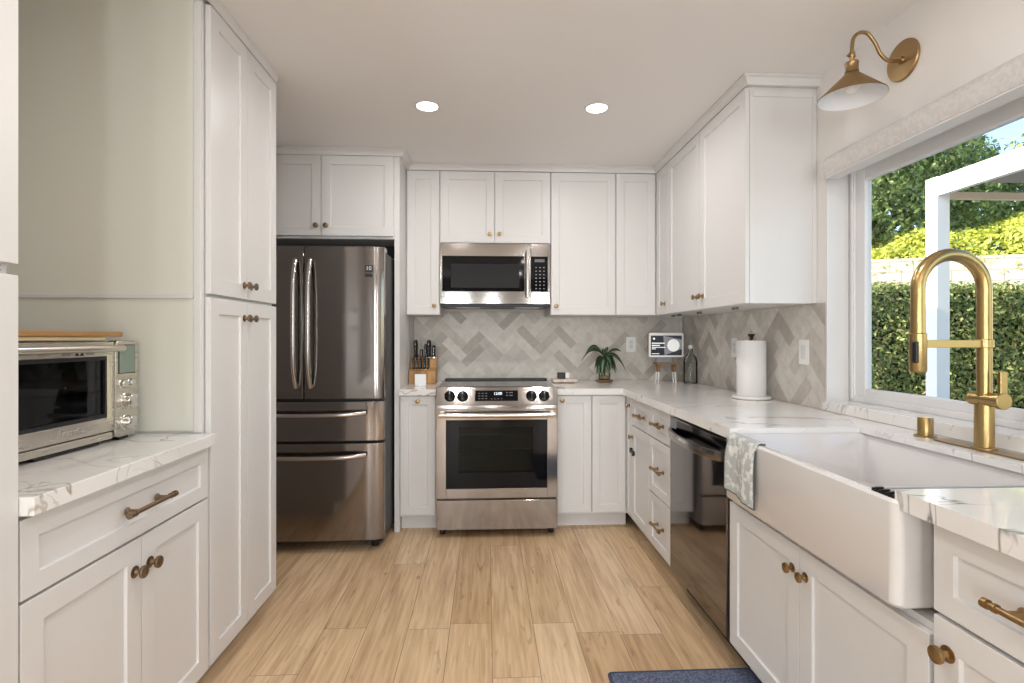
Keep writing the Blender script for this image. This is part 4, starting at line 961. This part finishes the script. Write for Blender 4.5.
# ------------------------------------------------------------------ riser stool, smart display
DX, DY = 1.312, 3.78
st = thing('riser_stool', 'small wooden riser stool with white tipped legs under the smart display', 'riser', (DX, DY, ZT))
G().box(DX - 0.070, DX + 0.084, DY - 0.055, DY + 0.055, ZT + 0.135, ZT + 0.150).obj('top', M_WSTOOL, st, bevel=0.003)
M_WTIP = mat('white_leg_paint', srgb(232, 228, 222), 0.5)
for sx_ in (-1, 1):
    for sy_ in (-1, 1):
        p0 = Vector((DX + 0.007 + sx_ * 0.056, DY + sy_ * 0.022, ZT + 0.1345)); p1 = Vector((DX + 0.007 + sx_ * 0.066, DY + sy_ * 0.026, ZT + 0.0005)); pm = p0.lerp(p1, 0.42)
        l = G().cyl(p0, pm, 0.012, 0.008, 14).obj('leg', M_WSTOOL, st, smooth=True); G().cyl(pm, p1, 0.008, 0.005, 14).obj('leg_tip', M_WTIP, l, smooth=True)
sdp = thing('smart_display', 'white framed smart display with a dark lit screen on the wooden riser', 'smart display', (DX - 0.005, DY, ZT + 0.151))
G().grid([[Vector((x, y, ZT + z)) for x, y in rrect(DX - 0.005 - hx_, DX - 0.005 + hx_, DY - 0.030, DY + 0.045, 0.03, 6)] for z, hx_ in ((0.1505, 0.065), (0.158, 0.068), (0.185, 0.060), (0.215, 0.050))]).obj('speaker_base', M_GREYFAB, sdp, smooth=True)
z0_, z1_ = ZT + 0.188, ZT + 0.366
x0_, x1_ = DX - 0.005 - 0.128, DX - 0.005 + 0.128
FD = face_back(DY - 0.045)
pn = G().prism(rrect(x0_, x1_, z0_, z1_, 0.012, 5), -0.012, 0.0, FD).obj('bezel', M_WHITEPL, sdp, bevel=0.002)
M_SCR = mat('lit_screen', srgb(44, 46, 52), 0.15, emis=srgb(48, 50, 56), emis_s=0.4)
M_SCR2 = mat('lit_screen_grey', srgb(120, 122, 126), 0.15, emis=srgb(118, 120, 124), emis_s=0.5)
M_SCRW = mat('lit_screen_white', srgb(240, 240, 238), 0.3, emis=srgb(240, 240, 238), emis_s=0.3)
scn = G().prism([(x0_ + 0.013, z0_ + 0.014), (x1_ - 0.013, z0_ + 0.014), (x1_ - 0.013, z1_ - 0.020), (x0_ + 0.013, z1_ - 0.020)], 0.0002, 0.0008, FD).obj('screen', M_SCR, pn)
G().prism([(x0_ + 0.115, z0_ + 0.015), (x1_ - 0.014, z0_ + 0.06), (x1_ - 0.014, z1_ - 0.05), (x0_ + 0.105, z1_ - 0.021)], 0.0009, 0.0011, FD).obj('screen_shape', M_SCR2, scn)
G().prism([(DX + 0.047 + 0.045 * math.cos(a * PI / 18), z0_ + 0.086 + 0.045 * math.sin(a * PI / 18)) for a in range(36)], 0.0012, 0.0015, FD).obj('screen_circle', M_SCRW, scn)
g = G()
for zz, w_, h_ in ((0.102, 0.095, 0.008), (0.086, 0.060, 0.008), (0.072, 0.100, 0.006), (0.061, 0.030, 0.006), (0.026, 0.055, 0.005)): g.prism([(x0_ + 0.020, z0_ + zz - h_ / 2), (x0_ + 0.020 + w_, z0_ + zz - h_ / 2), (x0_ + 0.020 + w_, z0_ + zz + h_ / 2), (x0_ + 0.020, z0_ + zz + h_ / 2)], 0.0012, 0.0015, FD)
g.prism([(x0_ + 0.036 + 0.008 * math.cos(a * PI / 6), z0_ + 0.135 + 0.008 * math.sin(a * PI / 6)) for a in range(12)], 0.0012, 0.0015, FD)
g.obj('screen_text', M_SCRW, scn)

# ------------------------------------------------------------------ bottles
def bottle(x, y, s, label):
    t = thing('glass_bottle', label, 'bottle', (x, y, ZT))
    G().lathe([(r * s, h * s) for r, h in [(0.0001, 0.001), (0.044, 0.001), (0.048, 0.006), (0.048, 0.155), (0.042, 0.182), (0.022, 0.205), (0.016, 0.222), (0.016, 0.238), (0.018, 0.240), (0.018, 0.246), (0.013, 0.246), (0.013, 0.222), (0.018, 0.203), (0.038, 0.180), (0.044, 0.153), (0.044, 0.010), (0.0001, 0.007)]], (x, y, ZT), (0, 0, 1), 32).obj('bottle_body', M_BOTTLE, t, smooth=True)
    G().lathe([(0.0001, 0.247 * s), (0.014 * s, 0.247 * s), (0.015 * s, 0.262 * s), (0.008 * s, 0.272 * s), (0.0001, 0.272 * s)], (x, y, ZT), (0, 0, 1), 20).obj('stopper', M_WHITEPL, t, smooth=True)
bottle(1.468, 3.69, 1.02, 'clear glass swing top bottle next to the smart display')

# ------------------------------------------------------------------ paper towel holder
PX, PY = 1.432, 2.755
ph = thing('paper_towel_holder', 'white marble paper towel holder with a black finial', 'paper towel holder', (PX, PY, ZT))
G().lathe([(0.0001, 0.0004), (0.093, 0.0004), (0.100, 0.004), (0.100, 0.013), (0.095, 0.017), (0.0001, 0.017)], (PX, PY, ZT), (0, 0, 1), 48).obj('base', M_MARBLEW, ph, smooth=True)
G().cyl((PX, PY, ZT + 0.0172), (PX, PY, ZT + 0.325), 0.006, n=16).obj('post', M_BLACK, ph)
G().lathe([(0.008, 0.318), (0.012, 0.322), (0.009, 0.332), (0.018, 0.344), (0.018, 0.350), (0.0001, 0.351)], (PX, PY, ZT), (0, 0, 1), 24).obj('finial', M_BLACK, ph, smooth=True)
pr_ = thing('paper_towel_roll', 'full white paper towel roll standing on the marble holder', 'paper towel', (PX, PY, ZT + 0.0178))
G().lathe([(0.020, 0.0178), (0.073, 0.0178), (0.074, 0.020), (0.074, 0.311), (0.072, 0.314), (0.020, 0.314), (0.020, 0.0178)], (PX, PY, ZT), (0, 0, 1), 48).obj('paper', M_PAPER, pr_, smooth=True)
G().lathe([(0.0192, 0.0178), (0.0192, 0.3155), (0.0175, 0.3155), (0.0175, 0.0178), (0.0192, 0.0178)], (PX, PY, ZT), (0, 0, 1), 24).obj('cardboard_core', mat('cardboard', srgb(170, 140, 104), 0.9), pr_, smooth=True)

# ------------------------------------------------------------------ rug
g = G().grid([[Vector((x, y, z)) for x, y in rrect(0.455, 0.980, 0.95, 1.905, 0.01, 3)] for z in (0.0005, 0.010)])
rg_ = thing('kitchen_rug', 'blue grey woven runner rug on the floor below the sink', 'rug', (0.72, 1.4, 0))
g.obj('pile', M_RUG, rg_, bevel=0.003)
G().tube([(x, y, 0.0055) for x, y in rrect(0.450, 0.985, 0.945, 1.910, 0.012, 3)] + [(0.973, 0.945, 0.0055)], 0.0050, 8).obj('edge_binding', mat('rug_binding', srgb(66, 74, 96), 0.9), rg_)

# ------------------------------------------------------------------ outside
M_GROUND = two_tone('patio_concrete', srgb(178, 170, 160), srgb(196, 188, 178), 6, 0.4, 0.6)
struct(G().box(XW + 0.16, 30, -14, 24, -0.20, -0.10).obj('ground', M_GROUND))
M_POST = mat('white_pergola_paint', srgb(240, 238, 234), 0.5)
pg = thing('pergola', 'white painted patio cover on square posts outside the window', 'pergola', (4.04, 4.4, -0.1))
G().box(3.99, 4.11, 4.43, 4.55, -0.10, 2.685).obj('post', M_POST, pg, bevel=0.003)
G().box(3.99, 4.10, -0.6, -0.48, -0.10, 2.685).obj('post', M_POST, pg, bevel=0.003)
G().box(3.995, 4.05, -0.4795, 4.4295, 2.515, 2.68).obj('beam', M_POST, pg, bevel=0.003)
M_TANBEAM = mat('tan_beam_paint', srgb(222, 204, 178), 0.6)
b_ = G().box(4.11, 7.4, 4.46, 4.51, 2.50, 2.56).obj('beam', M_TANBEAM, pg); b_['label'] = 'tan end beam'
for i in range(7):
    y = -0.2 + i * 0.66
    G().box(4.052, 7.4, y, y + 0.045, 2.56, 2.645).obj('rafter', M_TANBEAM, pg)
M_COVER = mat('cover_panel', srgb(150, 146, 140), 0.8)
G().box(4.052, 7.5, -0.6, 4.47, 2.65, 2.675).obj('roof_panel', M_COVER, pg)

def leaf_cloud(name, m, pts_normals, size, label, cat, core=None, parent=None, kind='stuff', rnd=None):
    rnd = rnd or random.Random(3); vs = []; fs = []; sh = []
    for p, nrm in pts_normals:
        d = (Vector(nrm) * 0.9 + Vector((rnd.gauss(0, .6), rnd.gauss(0, .6), rnd.gauss(0, .6)))).normalized(); a = d.orthogonal().normalized()
        a = Matrix.Rotation(rnd.uniform(0, 2 * PI), 3, d) @ a; b = d.cross(a); s = size * rnd.uniform(0.6, 1.3); p = Vector(p)
        k = len(vs); vs += [tuple(p - a * s), tuple(p + b * s * 0.5 + d * s * 0.15), tuple(p + a * s), tuple(p - b * s * 0.5 + d * s * 0.15)]; fs.append((k, k + 1, k + 2, k + 3)); sh.append(rnd.random())
    me = bpy.data.meshes.new(name); me.from_pydata(vs, [], fs); me.materials.append(m)
    at = me.attributes.new('shade', 'FLOAT', 'FACE')
    for q, v_ in enumerate(sh): at.data[q].value = v_
    o = bpy.data.objects.new(name, me); C.objects.link(o)
    return o
def foliage(name, stops):
    m = mat(name, stops[0][1], 0.5); N, L = m.node_tree.nodes, m.node_tree.links; b = N['Principled BSDF']
    a = N.new('ShaderNodeAttribute'); a.attribute_name = 'shade'; r = ramp(N, stops); L.new(a.outputs['Fac'], r.inputs[0]); L.new(r.outputs[0], b.inputs['Base Color'])
    tr_ = N.new('ShaderNodeBsdfTranslucent'); L.new(r.outputs[0], tr_.inputs['Color']); mx = N.new('ShaderNodeMixShader'); mx.inputs[0].default_value = 0.3
    L.new(b.outputs[0], mx.inputs[1]); L.new(tr_.outputs[0], mx.inputs[2]); L.new(mx.outputs[0], N['Material Output'].inputs[0])
    return m
M_HEDGE = foliage('hedge_leaves', [(0.0, srgb(104, 120, 66)), (0.5, srgb(144, 158, 92)), (0.85, srgb(188, 192, 120)), (1.0, srgb(170, 142, 96))])
M_BUSH = foliage('yellow_green_leaves', [(0.0, srgb(160, 172, 66)), (0.5, srgb(196, 200, 84)), (1.0, srgb(226, 220, 112))])
M_TREE = foliage('tree_leaves', [(0.0, srgb(88, 110, 64)), (0.5, srgb(134, 154, 90)), (1.0, srgb(186, 196, 126))])
M_CORE = mat('leaf_shadow_core', srgb(34, 42, 24), 0.95)  # dark colour stands in for the shade deep between leaves
rnd = random.Random(21)
# clipped hedge running away from the house, its face toward the kitchen
def hedge():
    pts = []
    Y0, X0, X1, Z1 = 6.3, 3.6, 11.0, 1.90
    for _ in range(44000):
        x = rnd.uniform(X0, X1); z = rnd.uniform(-0.1, Z1); pts.append(((x, Y0 + rnd.gauss(0, .035) + 0.04 * math.sin(x * 7) * math.sin(z * 6), z), (0, -1, 0.2)))
    for _ in range(9000):
        x = rnd.uniform(X0, X1); pts.append(((x, rnd.uniform(Y0, Y0 + 0.8), Z1 + rnd.gauss(0, .035)), (0, 0, 1)))
    for _ in range(3000): pts.append(((X0 + rnd.gauss(0, .03), rnd.uniform(Y0, Y0 + 0.8), rnd.uniform(-0.1, Z1)), (-1, 0, 0.2)))
    return pts
h = thing('clipped_hedge', 'clipped green hedge with a flat top outside the window', 'hedge', (7, 6.5, -0.1)); h['kind'] = 'stuff'
hp = leaf_cloud('foliage', M_HEDGE, hedge(), 0.031, '', ''); hp.data.transform(Matrix.Translation((-7, -6.5, 0.1))); hp.parent = h; hp['kind'] = 'stuff'
G().box(3.66, 11.0, 6.36, 7.05, -0.1, 1.83).obj('shaded_core', M_CORE, h)  # solid box inside the hedge, its inner shade put into the colour
# block retaining wall behind the hedge, rising toward the slope
def block_mat():
    m = mat('cream_block', srgb(226, 210, 186), 0.9); N, L = m.node_tree.nodes, m.node_tree.links
    tc = N.new('ShaderNodeTexCoord'); br = N.new('ShaderNodeTexBrick'); br.inputs['Scale'].default_value = 1.0
    br.inputs['Brick Width'].default_value = 0.4; br.inputs['Row Height'].default_value = 0.2; br.inputs['Mortar Size'].default_value = 0.008
    br.inputs['Color1'].default_value = srgb(232, 216, 192); br.inputs['Color2'].default_value = srgb(218, 202, 178); br.inputs['Mortar'].default_value = srgb(176, 160, 140)
    mp = N.new('ShaderNodeMapping'); mp.inputs['Rotation'].default_value = (PI / 2, 0, 0)
    L.new(tc.outputs['Object'], mp.inputs[0]); L.new(mp.outputs[0], br.inputs['Vector']); L.new(br.outputs['Color'], N['Principled BSDF'].inputs['Base Color'])
    return m
WA, WB = Vector((5.2, 10.4)), Vector((15.5, 6.9))     # wall line, angled
wd = (WB - WA); ang = math.atan2(wd.y, wd.x)
bwz = 2.76
g = G().box(0, wd.length, 0, 0.25, 0, bwz + 0.1)
bw = g.obj('retaining_wall', block_mat()); bw.location = (WA.x, WA.y, -0.1); bw.rotation_euler = (0, 0, ang)
tag(bw, 'cream concrete block retaining wall behind the hedge', 'wall')
# sunny shrub mass on the slope above the wall
pts = []
wn_ = Vector((-wd.y, wd.x)).normalized(); wu = wd.normalized()
for _ in range(34000):
    u = rnd.uniform(-0.4, wd.length); v = rnd.uniform(0, 3.0); p2 = WA + wu * u + wn_ * v
    z = 2.66 + 0.10 * v + 0.02 * u + 0.14 * max(0, u - 1.0) * min(1, v / 0.8) + 0.12 * math.sin(u * 2.3) + 0.10 * math.sin(u * 5.1 + v * 3) + rnd.gauss(0, .05)
    if v < 0.15: z -= rnd.uniform(0, 0.25)
    pts.append(((p2.x, p2.y, z), (-0.2, -0.6, 0.7)))
sb = thing('sunny_shrubs', 'bright yellow green shrubs on the slope above the block wall', 'shrubs', (10, 9.5, 2.6)); sb['kind'] = 'stuff'
so_ = leaf_cloud('foliage', M_BUSH, pts, 0.060, '', ''); so_.data.transform(Matrix.Translation((-10, -9.5, -2.6))); so_.parent = sb; so_['kind'] = 'stuff'
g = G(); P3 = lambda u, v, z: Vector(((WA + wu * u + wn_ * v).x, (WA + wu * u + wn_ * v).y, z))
g.grid([[P3(u, 0.1, 2.0), P3(u, 0.1, 2.5), P3(u, 0.9, 2.40 + 0.12 * max(0, u - 1.0)), P3(u, 3.0, 2.50 + 0.13 * max(0, u - 1.0)), P3(u, 3.0, 2.0)] for u in (-0.4, wd.length)]); g.obj('shaded_core', M_CORE, sb)  # solid core under the shrub leaves, painted dark for inner shade
# trees
def tree(x, y, z0, blobs, label, nleaf=1500, seed=1, size=0.10):
    r_ = random.Random(seed); t = thing('tree', label, 'tree', (x, y, z0))
    top = Vector(blobs[0][:3])
    G().tube([(x, y, z0), (x + 0.1, y, z0 + 1.0), (x - 0.05, y + 0.1, z0 + 2.0), (top.x, top.y, top.z - 0.3)], [0.16, 0.13, 0.11, 0.05], 10).obj('trunk', M_BARK, t, smooth=True)
    pts = []
    for (bx, by, bz, br_) in blobs:
        s_ = Vector((x - 0.05, y + 0.1, z0 + 1.6)); e_ = Vector((bx, by, bz))
        G().tube([s_, s_.lerp(e_, 0.5) + Vector((0, 0, 0.15)), e_], [0.07, 0.045, 0.02], 8).obj('branch', M_BARK, t, smooth=True)
        for _ in range(int(nleaf * br_ * br_)):
            d_ = Vector((r_.gauss(0, 1), r_.gauss(0, 1), r_.gauss(0, 1))).normalized(); q = br_ * (0.62 + 0.38 * r_.random() ** 0.5) * (1 + 0.15 * math.sin(d_.x * 9) * math.sin(d_.z * 8 + d_.y * 7))
            pts.append((Vector((bx, by, bz)) + d_ * q, d_))
    o = leaf_cloud('foliage', M_TREE, pts, size, '', '', rnd=r_); o.data.transform(Matrix.Translation((-x, -y, -z0))); o.parent = t; o['kind'] = 'stuff'
M_BARK = mat('brown_bark', srgb(104, 84, 66), 0.9, bump=(20, 0.8, (1, 1, 0.3)))
rb = random.Random(5)
tree(9.2, 11.9, 2.0, [(9.0, 11.8, 5.2, 1.35), (7.9, 11.3, 4.6, 1.2), (10.2, 12.0, 5.6, 1.3), (8.8, 11.2, 3.9, 1.0), (7.2, 11.8, 5.6, 1.2), (11.4, 12.4, 5.3, 1.1), (8.3, 12.4, 6.3, 1.1), (10.8, 11.7, 4.3, 1.0), (9.6, 12.8, 6.3, 0.9), (7.0, 11.4, 4.0, 1.0)], 'large leafy tree rising behind the block wall outside the window', 2900, 4, 0.066)
tree(14.5, 12.5, 3.0, [(14.5, 12.5, 5.0, 1.5), (13.0, 12.6, 4.5, 1.2), (16.0, 12.2, 4.8, 1.4), (17.5, 11.5, 4.8, 1.4), (12.1, 12.8, 5.0, 1.0)], 'lower dark tree seen under the pergola roof', 1800, 8, 0.085)
